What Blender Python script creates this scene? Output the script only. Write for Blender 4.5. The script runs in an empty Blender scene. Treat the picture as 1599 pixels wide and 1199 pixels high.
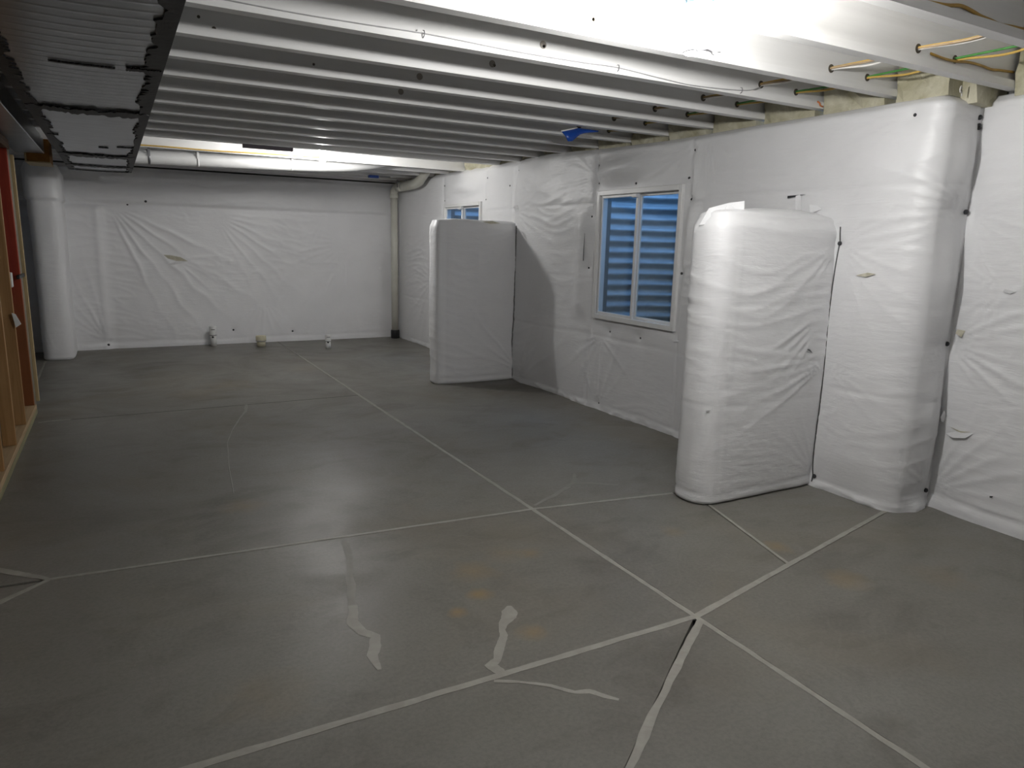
import bpy, bmesh, math, random
import numpy as np
from mathutils import Vector, Matrix

random.seed(7)
RNG = np.random.RandomState(11)
scene = bpy.context.scene
COL = scene.collection

# ------------------------------------------------------------------ camera, world, exposure
cam_data = bpy.data.cameras.new('camera')
cam = bpy.data.objects.new('camera', cam_data)
COL.objects.link(cam)
cam_data.sensor_width = 36.0
cam_data.lens = 36.0 * 1107.29 / 1599.0
cam_data.clip_start = 0.02
cam.matrix_world = Matrix(((0.87559301, 0.07309186, -0.47748766, 0.0),
                           (-0.48243372, 0.18221835, -0.85676962, 0.0),
                           (0.02438413, 0.98053763, 0.19481109, 1.55),
                           (0, 0, 0, 1)))
scene.camera = cam
scene.view_settings.view_transform = 'Standard'
scene.view_settings.look = 'None'
scene.view_settings.gamma = 1.0
scene.view_settings.use_curve_mapping = False
scene.view_settings.exposure = 2.0
BULB_NEAR = 345.0        # emission strength of the two bare bulbs
BULB_FAR = 190.0
SKY = (0.21, 0.46, 0.95)
SKY_STRENGTH = 1.1
world = bpy.data.worlds.new('dusk_sky')
scene.world = world
world.use_nodes = True
_bg = world.node_tree.nodes['Background']
_bg.inputs[0].default_value = (*SKY, 1)
_bg.inputs[1].default_value = SKY_STRENGTH

# ------------------------------------------------------------------ materials
def mat(name, col, rough=0.5, metal=0.0, spec=0.5):
    m = bpy.data.materials.new(name); m.use_nodes = True
    b = m.node_tree.nodes['Principled BSDF']
    b.inputs['Base Color'].default_value = (*col, 1)
    b.inputs['Roughness'].default_value = rough
    b.inputs['Metallic'].default_value = metal
    b.inputs['Specular IOR Level'].default_value = spec
    return m

class NT:
    def __init__(s, m):
        s.t = m.node_tree; s.b = s.t.nodes['Principled BSDF']
    def n(s, typ, **kw):
        nd = s.t.nodes.new(typ)
        for k, v in kw.items(): setattr(nd, k, v)
        return nd
    def l(s, a, b): s.t.links.new(a, b)
    def noise(s, vec, scale, detail=4, rough=0.55, dist=0.0):
        nd = s.n('ShaderNodeTexNoise'); nd.inputs['Scale'].default_value = scale
        nd.inputs['Detail'].default_value = detail; nd.inputs['Roughness'].default_value = rough
        nd.inputs['Distortion'].default_value = dist
        s.l(vec, nd.inputs['Vector']); return nd.outputs['Fac']
    def ramp(s, fac, stops):
        r = s.n('ShaderNodeValToRGB')
        el = r.color_ramp.elements
        while len(el) < len(stops): el.new(0.5)
        for e, (p, c) in zip(el, stops):
            e.position = p; e.color = (*c, 1) if len(c) == 3 else c
        s.l(fac, r.inputs[0]); return r.outputs[0]
    def mapping(s, vec, scale=(1, 1, 1), rot=(0, 0, 0)):
        mp = s.n('ShaderNodeMapping'); mp.inputs['Scale'].default_value = scale
        mp.inputs['Rotation'].default_value = rot
        s.l(vec, mp.inputs[0]); return mp.outputs[0]
    def mix(s, fac, a, b, typ='MIX'):
        mx = s.n('ShaderNodeMix', data_type='RGBA', blend_type=typ)
        if isinstance(fac, (int, float)): mx.inputs[0].default_value = fac
        else: s.l(fac, mx.inputs[0])
        for sock, v in ((mx.inputs[6], a), (mx.inputs[7], b)):
            if isinstance(v, tuple): sock.default_value = (*v, 1)
            else: s.l(v, sock)
        return mx.outputs[2]
    def math(s, op, a, b=None, c=None, clamp=False):
        nd = s.n('ShaderNodeMath', operation=op, use_clamp=clamp)
        for i, v in enumerate((a, b, c)):
            if v is None: continue
            if isinstance(v, (int, float)): nd.inputs[i].default_value = v
            else: s.l(v, nd.inputs[i])
        return nd.outputs[0]
    def bump(s, h, strength=0.3, dist=0.01, prev=None):
        b = s.n('ShaderNodeBump'); b.inputs['Strength'].default_value = strength
        b.inputs['Distance'].default_value = dist
        s.l(h, b.inputs['Height'])
        if prev is not None: s.l(prev, b.inputs['Normal'])
        return b.outputs[0]
    def pos(s): return s.n('ShaderNodeNewGeometry').outputs['Position']
    def obj(s): return s.n('ShaderNodeTexCoord').outputs['Object']

def m_vinyl(name='white_vinyl', base=(0.84, 0.84, 0.85)):
    m = mat(name, base, 0.42); k = NT(m)
    p = k.pos()
    v1 = k.mapping(p, (5, 5, 34))
    n1 = k.noise(v1, 1.0, 3, 0.6, 0.7)
    v2 = k.mapping(p, (16, 16, 60), (0.35, 0.2, 0.3))
    n2 = k.noise(v2, 1.0, 2, 0.5, 0.5)
    big = k.noise(p, 1.7, 3)
    mask = k.ramp(big, [(0.38, (0.15,) * 3), (0.65, (1,) * 3)])
    h1 = k.math('MULTIPLY', n1, mask)
    bp = k.bump(h1, 0.30, 0.010)
    bp = k.bump(n2, 0.26, 0.004, bp)
    k.l(bp, k.b.inputs['Normal'])
    c = k.mix(k.ramp(k.noise(p, 2.3, 5), [(0.35, (0, 0, 0)), (0.75, (1, 1, 1))]), base, tuple(x * 0.94 for x in base))
    k.l(c, k.b.inputs['Base Color'])
    return m

def m_concrete():
    m = mat('concrete', (0.15, 0.145, 0.13), 0.45); k = NT(m)
    p = k.pos()
    a = k.noise(p, 0.55, 6, 0.6, 0.6)
    b = k.noise(k.mapping(p, (1.0, 1.7, 1), (0, 0, 0.5)), 1.6, 8, 0.62, 1.2)
    c = k.noise(p, 60, 3, 0.7)
    col = k.ramp(a, [(0.28, (0.155, 0.143, 0.121)), (0.50, (0.200, 0.190, 0.168)), (0.72, (0.240, 0.231, 0.211))])
    streak = k.ramp(b, [(0.30, (0.78, 0.77, 0.75)), (0.48, (1, 1, 1)), (0.60, (1.0, 1.0, 1.0)), (0.80, (1.16, 1.16, 1.15))])
    col = k.mix(1.0, col, streak, 'MULTIPLY')
    speck = k.ramp(c, [(0.3, (0.86,) * 3), (0.6, (1.04,) * 3)])
    col = k.mix(1.0, col, speck, 'MULTIPLY')
    # tan-brown blotches
    t = k.noise(p, 0.95, 4, 0.6, 0.4)
    col = k.mix(k.ramp(t, [(0.52, (0, 0, 0)), (0.72, (0.5,) * 3)]), col, (0.200, 0.172, 0.128))
    # trowel arcs: thin wavy bands
    arc = k.noise(k.mapping(p, (0.9, 0.9, 1)), 1.15, 3, 0.5, 2.2)
    ab = k.math('ABSOLUTE', k.math('SUBTRACT', arc, 0.5))
    col = k.mix(k.ramp(ab, [(0.0, (0.22,) * 3), (0.012, (0, 0, 0))]), col, (0.23, 0.22, 0.19))
    # rust spots where water dripped
    wob = k.noise(p, 9, 3)
    for (x, y, r, s) in ((1.40, 2.84, .13, .55), (1.314, 2.631, .07, 1.0), (1.173, 2.531, .05, .9), (1.373, 2.249, .07, .8),
                         (1.75, 2.904, .09, .45), (2.967, 1.98, .13, .6), (2.983, 2.396, .09, .8), (2.602, 2.796, .09, .35),
                         (1.62, 2.95, .14, .25), (3.43, 1.79, .18, .25), (0.35, 2.3, .2, .25), (0.55, 4.2, .16, .4),
                         (0.62, 7.6, .3, .3), (0.95, 7.9, .35, .3), (1.9, 8.6, .3, .25)):
        d = k.n('ShaderNodeVectorMath', operation='DISTANCE')
        k.l(p, d.inputs[0]); d.inputs[1].default_value = (x, y, 0)
        dd = k.math('ADD', d.outputs['Value'], k.math('MULTIPLY', k.math('SUBTRACT', wob, 0.5), r * 1.3))
        f = k.math('MULTIPLY', k.math('SUBTRACT', 1.0, k.math('DIVIDE', dd, r), clamp=True), s * .72, clamp=True)
        col = k.mix(f, col, (0.29, 0.20, 0.085))
    k.l(col, k.b.inputs['Base Color'])
    r1 = k.noise(p, 0.9, 7, 0.65, 0.9)
    rr = k.ramp(r1, [(0.3, (0.33,) * 3), (0.5, (0.42,) * 3), (0.68, (0.56,) * 3)])
    k.l(rr, k.b.inputs['Roughness'])
    bp = k.bump(k.noise(p, 6, 5, 0.6), 0.10, 0.02)
    bp = k.bump(c, 0.12, 0.003, bp)
    k.l(bp, k.b.inputs['Normal'])
    k.b.inputs['Specular IOR Level'].default_value = 0.24
    return m

def m_noisy(name, c0, c1, scale, rough=0.6, stretch=(1, 1, 1), bump=0.2, bdist=0.004, metal=0.0, spec=0.5):
    m = mat(name, c0, rough, metal, spec); k = NT(m)
    n = k.noise(k.mapping(k.obj(), stretch), scale, 6, 0.6, 0.6)
    k.l(k.ramp(n, [(0.3, c0), (0.7, c1)]), k.b.inputs['Base Color'])
    if bump: k.l(k.bump(n, bump, bdist), k.b.inputs['Normal'])
    return m

def m_wood(name, c0, c1, along='z', rough=0.6):
    st = {'x': (1.2, 24, 24), 'y': (24, 1.2, 24), 'z': (24, 24, 1.2)}[along]
    return m_noisy(name, c0, c1, 1.5, rough, st, 0.25, 0.003)

def m_emit(name, col, strength):
    m = bpy.data.materials.new(name); m.use_nodes = True
    t = m.node_tree; t.nodes.clear()
    o = t.nodes.new('ShaderNodeOutputMaterial'); e = t.nodes.new('ShaderNodeEmission')
    e.inputs[0].default_value = (*col, 1); e.inputs[1].default_value = strength
    t.links.new(e.outputs[0], o.inputs[0]); return m

def m_glass():
    m = bpy.data.materials.new('window_glass'); m.use_nodes = True
    t = m.node_tree; t.nodes.clear()
    o = t.nodes.new('ShaderNodeOutputMaterial'); tr = t.nodes.new('ShaderNodeBsdfTransparent')
    gl = t.nodes.new('ShaderNodeBsdfGlossy'); mx = t.nodes.new('ShaderNodeMixShader'); lw = t.nodes.new('ShaderNodeLayerWeight'); pw = t.nodes.new('ShaderNodeMath'); ma = t.nodes.new('ShaderNodeMath')
    tr.inputs[0].default_value = (0.90, 0.94, 0.95, 1); gl.inputs['Roughness'].default_value = 0.02
    pw.operation = 'POWER'; pw.inputs[1].default_value = 5.0; ma.operation = 'MULTIPLY_ADD'; ma.inputs[1].default_value = 0.94; ma.inputs[2].default_value = 0.035
    t.links.new(lw.outputs['Facing'], pw.inputs[0]); t.links.new(pw.outputs[0], ma.inputs[0]); t.links.new(ma.outputs[0], mx.inputs[0])
    t.links.new(tr.outputs[0], mx.inputs[1]); t.links.new(gl.outputs[0], mx.inputs[2])
    t.links.new(mx.outputs[0], o.inputs[0]); return m

VINYL = m_vinyl()
CONC = m_concrete()
FOUND = m_noisy('foundation_concrete', (0.16, 0.16, 0.155), (0.26, 0.255, 0.24), 3.0, 0.85)
FILL = m_noisy('joint_caulk', (0.285, 0.27, 0.235), (0.37, 0.355, 0.315), 14, 0.55)
JPAINT = m_noisy('white_sprayed_joist', (0.78, 0.775, 0.76), (0.86, 0.855, 0.845), 2.2, 0.5, (0.4, 6, 6), 0.12, 0.004)
FLOORDECK = m_noisy('white_sprayed_deck', (0.66, 0.655, 0.64), (0.78, 0.775, 0.76), 3.0, 0.6)
FOAM = m_noisy('yellowish_foam', (0.40, 0.37, 0.24), (0.66, 0.63, 0.50), 7.0, 0.8, bump=0.8, bdist=0.02)
GALV = m_noisy('galvanised_sheet', (0.36, 0.38, 0.40), (0.47, 0.49, 0.51), 4.0, 0.33, (1, 3, 1), 0.06, 0.003, metal=0.92)
MASTIC = m_noisy('black_mastic', (0.008, 0.008, 0.008), (0.022, 0.021, 0.02), 14, 0.55, bump=0.5, bdist=0.006)
GREYDUCT = m_noisy('white_painted_duct', (0.72, 0.72, 0.71), (0.80, 0.80, 0.79), 3.0, 0.38, bump=0.08)
PVC = m_noisy('cream_pvc', (0.62, 0.61, 0.53), (0.72, 0.71, 0.64), 3.0, 0.35, bump=0)
PVCW = m_noisy('white_pvc', (0.74, 0.74, 0.72), (0.82, 0.82, 0.80), 5.0, 0.35, bump=0)
PVCY = m_noisy('yellowed_pvc', (0.55, 0.50, 0.33), (0.70, 0.67, 0.54), 9.0, 0.4, bump=0)
BLACK = mat('black_rubber', (0.012, 0.012, 0.013), 0.5)
PIN = mat('dark_pin_head', (0.035, 0.036, 0.04), 0.5)
GREYM = mat('grey_metal', (0.20, 0.20, 0.21), 0.4, 0.6)
BLUE = m_noisy('blue_plastic', (0.008, 0.05, 0.30), (0.015, 0.085, 0.42), 8, 0.35, bump=0.2)
LBLUE = m_noisy('blue_box_plastic', (0.12, 0.42, 0.68), (0.15, 0.48, 0.74), 8, 0.4, bump=0)
FRAMEW = m_noisy('white_vinyl_frame', (0.74, 0.74, 0.73), (0.80, 0.80, 0.79), 3, 0.35, bump=0)
SHADEW = mat('white_porcelain', (0.82, 0.82, 0.80), 0.3)
CORR = m_noisy('galvanised_well', (0.40, 0.42, 0.43), (0.56, 0.58, 0.58), 5, 0.55, (1, 1, 3), 0.15, 0.004, metal=0.25)
GRAVEL = m_noisy('gravel_bed', (0.12, 0.11, 0.10), (0.30, 0.28, 0.25), 40, 0.9, bump=1.0, bdist=0.03)
PINE = m_wood('pine', (0.34, 0.175, 0.060), (0.48, 0.28, 0.115))
PINE_Y = m_wood('pine_plate', (0.40, 0.27, 0.14), (0.52, 0.37, 0.21), 'y')
TREATED = m_wood('treated_plate', (0.22, 0.20, 0.10), (0.34, 0.31, 0.17), 'y')
REDW = m_wood('red_stained_stud', (0.30, 0.022, 0.006), (0.42, 0.045, 0.012))
_k = NT(REDW); _sep = _k.n('ShaderNodeSeparateXYZ'); _k.l(_k.pos(), _sep.inputs[0])
_old = REDW.node_tree.nodes['Principled BSDF'].inputs['Base Color'].links[0].from_socket
_fac = _k.math('MULTIPLY', _k.math('SUBTRACT', _sep.outputs[2], .75), 2.2, clamp=True)
_k.l(_k.mix(_fac, (0.27, 0.085, 0.022), _old), _k.b.inputs['Base Color'])
GREYW = m_wood('greyed_post', (0.19, 0.17, 0.12), (0.28, 0.25, 0.19))
PALEW = m_wood('pale_batten', (0.46, 0.34, 0.17), (0.58, 0.45, 0.25))
ORW = m_noisy('orange_board', (0.26, 0.105, 0.012), (0.36, 0.16, 0.025), 18, 0.7)
BROWNW = m_wood('brown_header', (0.12, 0.06, 0.028), (0.20, 0.10, 0.045), 'y')
C_YEL = m_noisy('yellow_sheath', (0.56, 0.36, 0.07), (0.66, 0.44, 0.12), 20, 0.4, bump=0)
C_ORA = m_noisy('ochre_sheath', (0.40, 0.23, 0.035), (0.52, 0.32, 0.07), 20, 0.4, bump=0)
C_WHT = m_noisy('white_sheath', (0.74, 0.72, 0.68), (0.82, 0.80, 0.77), 20, 0.4, bump=0)
C_GRN = m_noisy('green_sheath', (0.06, 0.24, 0.05), (0.10, 0.32, 0.08), 20, 0.4, bump=0)
C_GRY = m_noisy('grey_wire', (0.30, 0.30, 0.30), (0.42, 0.42, 0.42), 20, 0.4, bump=0)
C_TAN = m_noisy('tan_sheath', (0.34, 0.24, 0.14), (0.44, 0.33, 0.20), 20, 0.5, bump=0)
COPPER = mat('orange_staple', (0.65, 0.20, 0.06), 0.5)
TEARIN = m_noisy('fibreglass_in_tear', (0.50, 0.47, 0.36), (0.66, 0.63, 0.52), 40, 0.9, bump=0.6)
GLASS = m_glass()
PAPER = mat('white_paper', (0.70, 0.70, 0.68), 0.6)
PLATE = mat('dark_steel_plate', (0.05, 0.042, 0.05), 0.45, 0.5)

# ------------------------------------------------------------------ object helpers
def mesh_obj(name, verts, faces, m, parent=None, smooth=False):
    me = bpy.data.meshes.new(name)
    me.from_pydata([tuple(v) for v in verts], [], [tuple(f) for f in faces]); me.update()
    if smooth: me.shade_smooth()
    me.materials.append(m)
    o = bpy.data.objects.new(name, me); COL.objects.link(o)
    if parent is not None: o.parent = parent
    return o

def bm_obj(name, bm, m, parent=None, smooth=False):
    bmesh.ops.recalc_face_normals(bm, faces=bm.faces[:])
    me = bpy.data.meshes.new(name); bm.to_mesh(me); bm.free()
    if smooth: me.shade_smooth()
    me.materials.append(m)
    o = bpy.data.objects.new(name, me); COL.objects.link(o)
    if parent is not None: o.parent = parent
    return o

def empty(name, loc=(0, 0, 0)):
    o = bpy.data.objects.new(name, None); COL.objects.link(o)
    o.location = loc; o.empty_display_size = 0.1
    return o

def tag(o, label, cat, group=None):
    o['label'] = label; o['category'] = cat
    if group: o['group'] = group
    return o

def struct(o, label=None):
    o['kind'] = 'structure'
    if label: o['label'] = label
    return o

def shift(o, parent):
    """child built in world coordinates under a parent that has its own location"""
    o.parent = parent
    o.matrix_parent_inverse = Matrix.Translation(parent.location).inverted()
    return o

def add_box(bm, x0, x1, y0, y1, z0, z1, bev=0.0):
    vs = [bm.verts.new((x, y, z)) for x in (x0, x1) for y in (y0, y1) for z in (z0, z1)]
    fs = [bm.faces.new([vs[i] for i in q]) for q in ((0, 1, 3, 2), (4, 6, 7, 5), (0, 4, 5, 1), (2, 3, 7, 6), (0, 2, 6, 4), (1, 5, 7, 3))]
    if bev > 0:
        es = list({e for f in fs for e in f.edges})
        bmesh.ops.bevel(bm, geom=es, offset=bev, segments=1, affect='EDGES', profile=0.5)

def box(name, x0, x1, y0, y1, z0, z1, m, parent=None, bev=0.0):
    bm = bmesh.new(); add_box(bm, x0, x1, y0, y1, z0, z1, bev)
    return bm_obj(name, bm, m, parent)

def add_tube(bm, pts, radii, seg=14, caps=True):
    pts = [Vector(p) for p in pts]
    if not hasattr(radii, '__len__'): radii = [radii] * len(pts)
    t0 = (pts[1] - pts[0]).normalized()
    up = Vector((0, 0, 1)) if abs(t0.z) < 0.9 else Vector((1, 0, 0))
    rings = []
    for i, p in enumerate(pts):
        a = pts[max(i - 1, 0)]; b = pts[min(i + 1, len(pts) - 1)]
        t = (b - a)
        t = t.normalized() if t.length > 1e-9 else t0
        s = t.cross(up)
        if s.length < 1e-6: s = Vector((1, 0, 0))
        s.normalize(); up = s.cross(t).normalized()
        rings.append([bm.verts.new(p + (s * math.cos(q) + up * math.sin(q)) * radii[i]) for q in (2 * math.pi * j / seg for j in range(seg))])
    for r0, r1 in zip(rings, rings[1:]):
        for j in range(seg):
            bm.faces.new((r0[j], r0[(j + 1) % seg], r1[(j + 1) % seg], r1[j]))
    if caps:
        bm.faces.new(rings[0][::-1]); bm.faces.new(rings[-1])

def tube(name, pts, r, m, parent=None, seg=14, smooth=True):
    bm = bmesh.new(); add_tube(bm, pts, r, seg)
    o = bm_obj(name, bm, m, parent)
    if smooth:
        for p in o.data.polygons: p.use_smooth = len(p.vertices) == 4
    return o

def lathe(name, prof, m, loc, parent=None, seg=24):
    """prof: (radius, z) pairs, world placement at loc"""
    bm = bmesh.new()
    add_tube(bm, [(loc[0], loc[1], loc[2] + z) for r, z in prof], [max(r, 1e-4) for r, z in prof], seg)
    o = bm_obj(name, bm, m, parent)
    for p in o.data.polygons: p.use_smooth = len(p.vertices) == 4
    return o

def spline(pts, n=10):
    """Catmull-Rom through pts"""
    P = [Vector(p) for p in pts]; P = [P[0] * 2 - P[1]] + P + [P[-1] * 2 - P[-2]]
    out = []
    for i in range(1, len(P) - 2):
        for j in range(n):
            t = j / n; a, b, c, d = P[i - 1:i + 3]
            out.append(0.5 * ((2 * b) + (c - a) * t + (2 * a - 5 * b + 4 * c - d) * t * t + (3 * b - a - 3 * c + d) * t ** 3))
    out.append(P[-2]); return out

# ------------------------------------------------------------------ numpy noise for the draped vinyl
_perm = RNG.permutation(256); _perm = np.concatenate([_perm, _perm, _perm])
_grad = np.stack([np.cos(np.arange(256) * 2 * np.pi / 256), np.sin(np.arange(256) * 2 * np.pi / 256)], 1)
def perlin(x, y):
    x = np.asarray(x, float); y = np.asarray(y, float)
    xi = np.floor(x).astype(int); yi = np.floor(y).astype(int)
    xf = x - xi; yf = y - yi; xi &= 255; yi &= 255
    u = xf * xf * xf * (xf * (xf * 6 - 15) + 10); v = yf * yf * yf * (yf * (yf * 6 - 15) + 10)
    def g(a, b, dx, dy):
        gr = _grad[_perm[_perm[a] + b]]; return gr[..., 0] * dx + gr[..., 1] * dy
    a = g(xi, yi, xf, yf); b = g(xi + 1, yi, xf - 1, yf); c = g(xi, yi + 1, xf, yf - 1); d = g(xi + 1, yi + 1, xf - 1, yf - 1)
    return (a + u * (b - a)) * (1 - v) + (c + u * (d - c)) * v
def sstep(a, b, x):
    t = np.clip((x - a) / (b - a), 0, 1); return t * t * (3 - 2 * t)

def crinkle(U, V, seed=0.0):
    """fine creases of loose vinyl, mostly horizontal"""
    s = seed * 17.3
    w = perlin(U * 1.3 + s, V * 1.3 - s) * 0.6
    r1 = 1 - np.abs(perlin(U * 1.6 + s + w, V * 9.0 + w * 3 + s)) * 2.4
    r2 = 1 - np.abs(perlin(U * 4.0 - s + w * 2, V * 16.0 + w * 4)) * 2.4
    m = sstep(-0.15, 0.35, perlin(U * 0.9 + 5 + s, V * 1.1 + 9))
    m2 = sstep(-0.1, 0.4, perlin(U * 1.4 - 3 + s, V * 1.7 + 2))
    return 0.0058 * m * np.clip(r1, 0, 1) ** 3 + 0.0032 * m2 * np.clip(r2, 0, 1) ** 3 + 0.006 * perlin(U * 2.1 + s, V * 2.6)

def fans(U, V, lst):
    """radiating pleats pulled from a point: (u, v, angle0, angle1 deg, r0, r1, pleats per turn, amplitude)"""
    D = np.zeros_like(U)
    for i, (u0, v0, a0, a1, r0, r1, n, amp) in enumerate(lst):
        du = U - u0; dv = V - v0; r = np.hypot(du, dv)
        th = np.degrees(np.arctan2(dv, du))
        mid = (a0 + a1) / 2; half = (a1 - a0) / 2
        dth = (th - mid + 180) % 360 - 180
        win = 1 - sstep(half * 0.6, half, np.abs(dth)) if half < 179 else 1.0
        ph = np.radians(dth) * n + 1.6 * perlin(r * 3 + i * 3.1, dth * 0.05 + i) + i
        ridge = (1 - np.abs(np.sin(ph / 2))) ** 1.6
        vary = 0.35 + 0.65 * sstep(-0.25, 0.3, perlin(dth * 0.06 + i * 7.7, r * 2.0 + i))
        env = sstep(r0 * 0.3, r0 + 0.06, r) * np.exp(-np.maximum(r - r0, 0) / r1)
        D += 1.5 * amp * win * ridge * vary * env
    return D

def dimples(U, V, lst):
    D = np.zeros_like(U)
    for (u0, v0, depth, sig) in lst:
        r = np.hypot(U - u0, V - v0); D -= depth * np.exp(-r / sig)
    return D

def path_sampler(pts):
    P = np.array(pts, float); seg = np.hypot(*(P[1:] - P[:-1]).T); S = np.concatenate([[0], np.cumsum(seg)])
    def f(u):
        u = np.clip(u, 0, S[-1])
        x = np.interp(u, S, P[:, 0]); y = np.interp(u, S, P[:, 1])
        e = 0.02
        dx = np.interp(u + e, S, P[:, 0]) - np.interp(u - e, S, P[:, 0]); dy = np.interp(u + e, S, P[:, 1]) - np.interp(u - e, S, P[:, 1])
        L = np.hypot(dx, dy) + 1e-9
        return x, y, dy / L, -dx / L          # normal = right-hand side of the travel direction
    return f, S[-1]

def blanket(name, path, uu, vv, disp, m, parent, zmap=None, holes=(), flip=False):
    f, L = path_sampler(path)
    U, V = np.meshgrid(uu, vv)
    x, y, nx, ny = f(U); D = disp(U, V)
    Z = zmap(U, V) if zmap else V
    X = x + nx * D; Y = y + ny * D
    nu, nv = len(uu), len(vv)
    verts = np.stack([X, Y, Z], -1).reshape(-1, 3)
    j, i = np.meshgrid(np.arange(nu - 1), np.arange(nv - 1))
    keep = np.ones(j.shape, bool)
    uc = (uu[:-1] + uu[1:]) / 2; vc = (vv[:-1] + vv[1:]) / 2
    UC, VC = np.meshgrid(uc, vc)
    for (u0, u1, v0, v1) in holes: keep &= ~((UC > u0) & (UC < u1) & (VC > v0) & (VC < v1))
    a = (i * nu + j)[keep]
    q = np.stack([a, a + 1, a + 1 + nu, a + nu], -1)
    if not flip: q = q[:, ::-1]
    me = bpy.data.meshes.new(name)
    me.vertices.add(len(verts)); me.vertices.foreach_set('co', verts.ravel())
    me.loops.add(q.size); me.loops.foreach_set('vertex_index', q.ravel().astype(np.int32))
    me.polygons.add(len(q)); me.polygons.foreach_set('loop_start', np.arange(0, q.size, 4, dtype=np.int32))
    me.update(calc_edges=True); me.validate()
    me.shade_smooth(); me.materials.append(m)
    o = bpy.data.objects.new(name, me); COL.objects.link(o)
    if parent is not None: o.parent = parent
    def at(u, v):
        uu_ = np.array([[float(u)]]); vv_ = np.array([[float(v)]])
        x, y, nx, ny = f(uu_); d = disp(uu_, vv_); z = zmap(uu_, vv_) if zmap else vv_
        return Vector((float(x + nx * d), float(y + ny * d), float(z))), Vector((float(nx), float(ny), 0))
    return o, at

def lines(*parts):
    return np.unique(np.round(np.concatenate(parts), 5))

PIN_MESH = None
def pin(at, u, v, parent, r=0.013, lift=0.004):
    """dark washer head of an insulation pin, pressed into the blanket"""
    global PIN_MESH
    if PIN_MESH is None:
        bm = bmesh.new()
        add_tube(bm, [(0, 0, -0.012), (0, 0, 0.0), (0, 0, 0.004), (0, 0, 0.008)], [1.0, 1.0, 0.8, 0.35], 10)
        bmesh.ops.recalc_face_normals(bm, faces=bm.faces[:])
        PIN_MESH = bpy.data.meshes.new('insulation_pin'); bm.to_mesh(PIN_MESH); bm.free(); PIN_MESH.materials.append(PIN)
    p, n = at(u, v)
    o = bpy.data.objects.new('insulation_pin', PIN_MESH); COL.objects.link(o); o.parent = parent
    o.rotation_mode = 'QUATERNION'; o.rotation_quaternion = n.to_track_quat('Z', 'Y')
    o.location = p + n * lift; o.scale = (r, r, 1)
    return o

def scrap(at, u, v, pts, parent, m=None, name='torn_flap', lift=0.006):
    """small curled flap of torn facing: pts (du, dv, out)"""
    p, n = at(u, v); t = Vector((-n.y, n.x, 0)) * -1
    vs = [p + t * a + Vector((0, 0, b)) + n * (c + lift) for a, b, c in pts]
    k = len(vs); back = [q + n * 0.002 for q in vs]
    fs = [list(range(k)), list(range(k, 2 * k))[::-1]] + [[i, (i + 1) % k, k + (i + 1) % k, k + i] for i in range(k)]
    return mesh_obj(name, vs + back, fs, m or VINYL, parent)

# ================================================================== FLOOR
floor = struct(box('floor', -3.4, 4.6, -2.2, 11.5, -0.20, -0.03, FOUND))
def clip(poly, a, b):
    """split a convex polygon by the line a-b: (left part, right part)"""
    (ax, ay), (bx, by) = a, b
    side = lambda p: (bx - ax) * (p[1] - ay) - (by - ay) * (p[0] - ax)
    Lp, Rp = [], []
    for p, q in zip(poly, poly[1:] + poly[:1]):
        sp, sq = side(p), side(q)
        if sp >= 0: Lp.append(p)
        if sp <= 0: Rp.append(p)
        if sp * sq < 0:
            t = sp / (sp - sq); c = (p[0] + t * (q[0] - p[0]), p[1] + t * (q[1] - p[1])); Lp.append(c); Rp.append(c)
    return Lp, Rp
N1 = (2.07, 2.04); N2 = (2.07, 3.42); NL = (-0.372, 3.614); NR = (3.03, 3.275)
whole = [(-3.4, -2.2), (4.6, -2.2), (4.6, 11.5), (-3.4, 11.5)]
left, right = clip(whole, (2.07, -2), (2.07, 11))
lfar, lnear = clip(left, NL, N2)
lfn_c, lfn_b = clip(lfar, NL, (-0.574, 3.819))
mid, near = clip(lnear, (0.09, 2.052), N1)
mid_a, mid_b = clip(mid, NL, (-0.534, 3.466))
near_a, near_b = clip(near, N1, (1.247, 1.459))
rfar, rnear = clip(right, N2, NR)
rmid, rlow = clip(rnear, N1, (4.03, 2.473))
rm_a, rm_b = clip(rmid, (3.093, 3.032), (2.857, 2.227))
def slab(poly):
    P = [Vector((x, y)) for x, y in poly]
    Q = []
    for i, p in enumerate(P):
        if not Q or (p - Q[-1]).length > 1e-4: Q.append(p)
    if (Q[0] - Q[-1]).length < 1e-4: Q.pop()
    c = sum(Q, Vector((0, 0))) / len(Q)
    A = sum(Q[i].x * Q[(i + 1) % len(Q)].y - Q[(i + 1) % len(Q)].x * Q[i].y for i in range(len(Q)))
    if A < 0: Q = Q[::-1]
    def inset(d):
        out = []
        for i in range(len(Q)):
            a, b, cc = Q[i - 1], Q[i], Q[(i + 1) % len(Q)]
            e1 = (b - a).normalized(); e2 = (cc - b).normalized()
            n1 = Vector((-e1.y, e1.x)); n2 = Vector((-e2.y, e2.x))
            k = max(0.25, 1 + n1.dot(n2)); out.append(b + (n1 + n2) * d / k)
        return out
    lo, mi, hi = inset(0.0115), inset(0.0115), inset(0.0135)
    k = len(Q)
    vs = [(p.x, p.y, -0.03) for p in lo] + [(p.x, p.y, -0.003) for p in mi] + [(p.x, p.y, 0.0) for p in hi]
    fs = [list(range(k))[::-1], list(range(2 * k, 3 * k))]
    for r in (0, k):
        fs += [[r + i, r + (i + 1) % k, r + k + (i + 1) % k, r + k + i] for i in range(k)]
    return mesh_obj('slab', vs, fs, CONC, floor)
for p in (lfn_b, lfn_c, mid_a, mid_b, near_a, near_b, rfar, rm_a, rm_b, rlow): slab(p)

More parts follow.
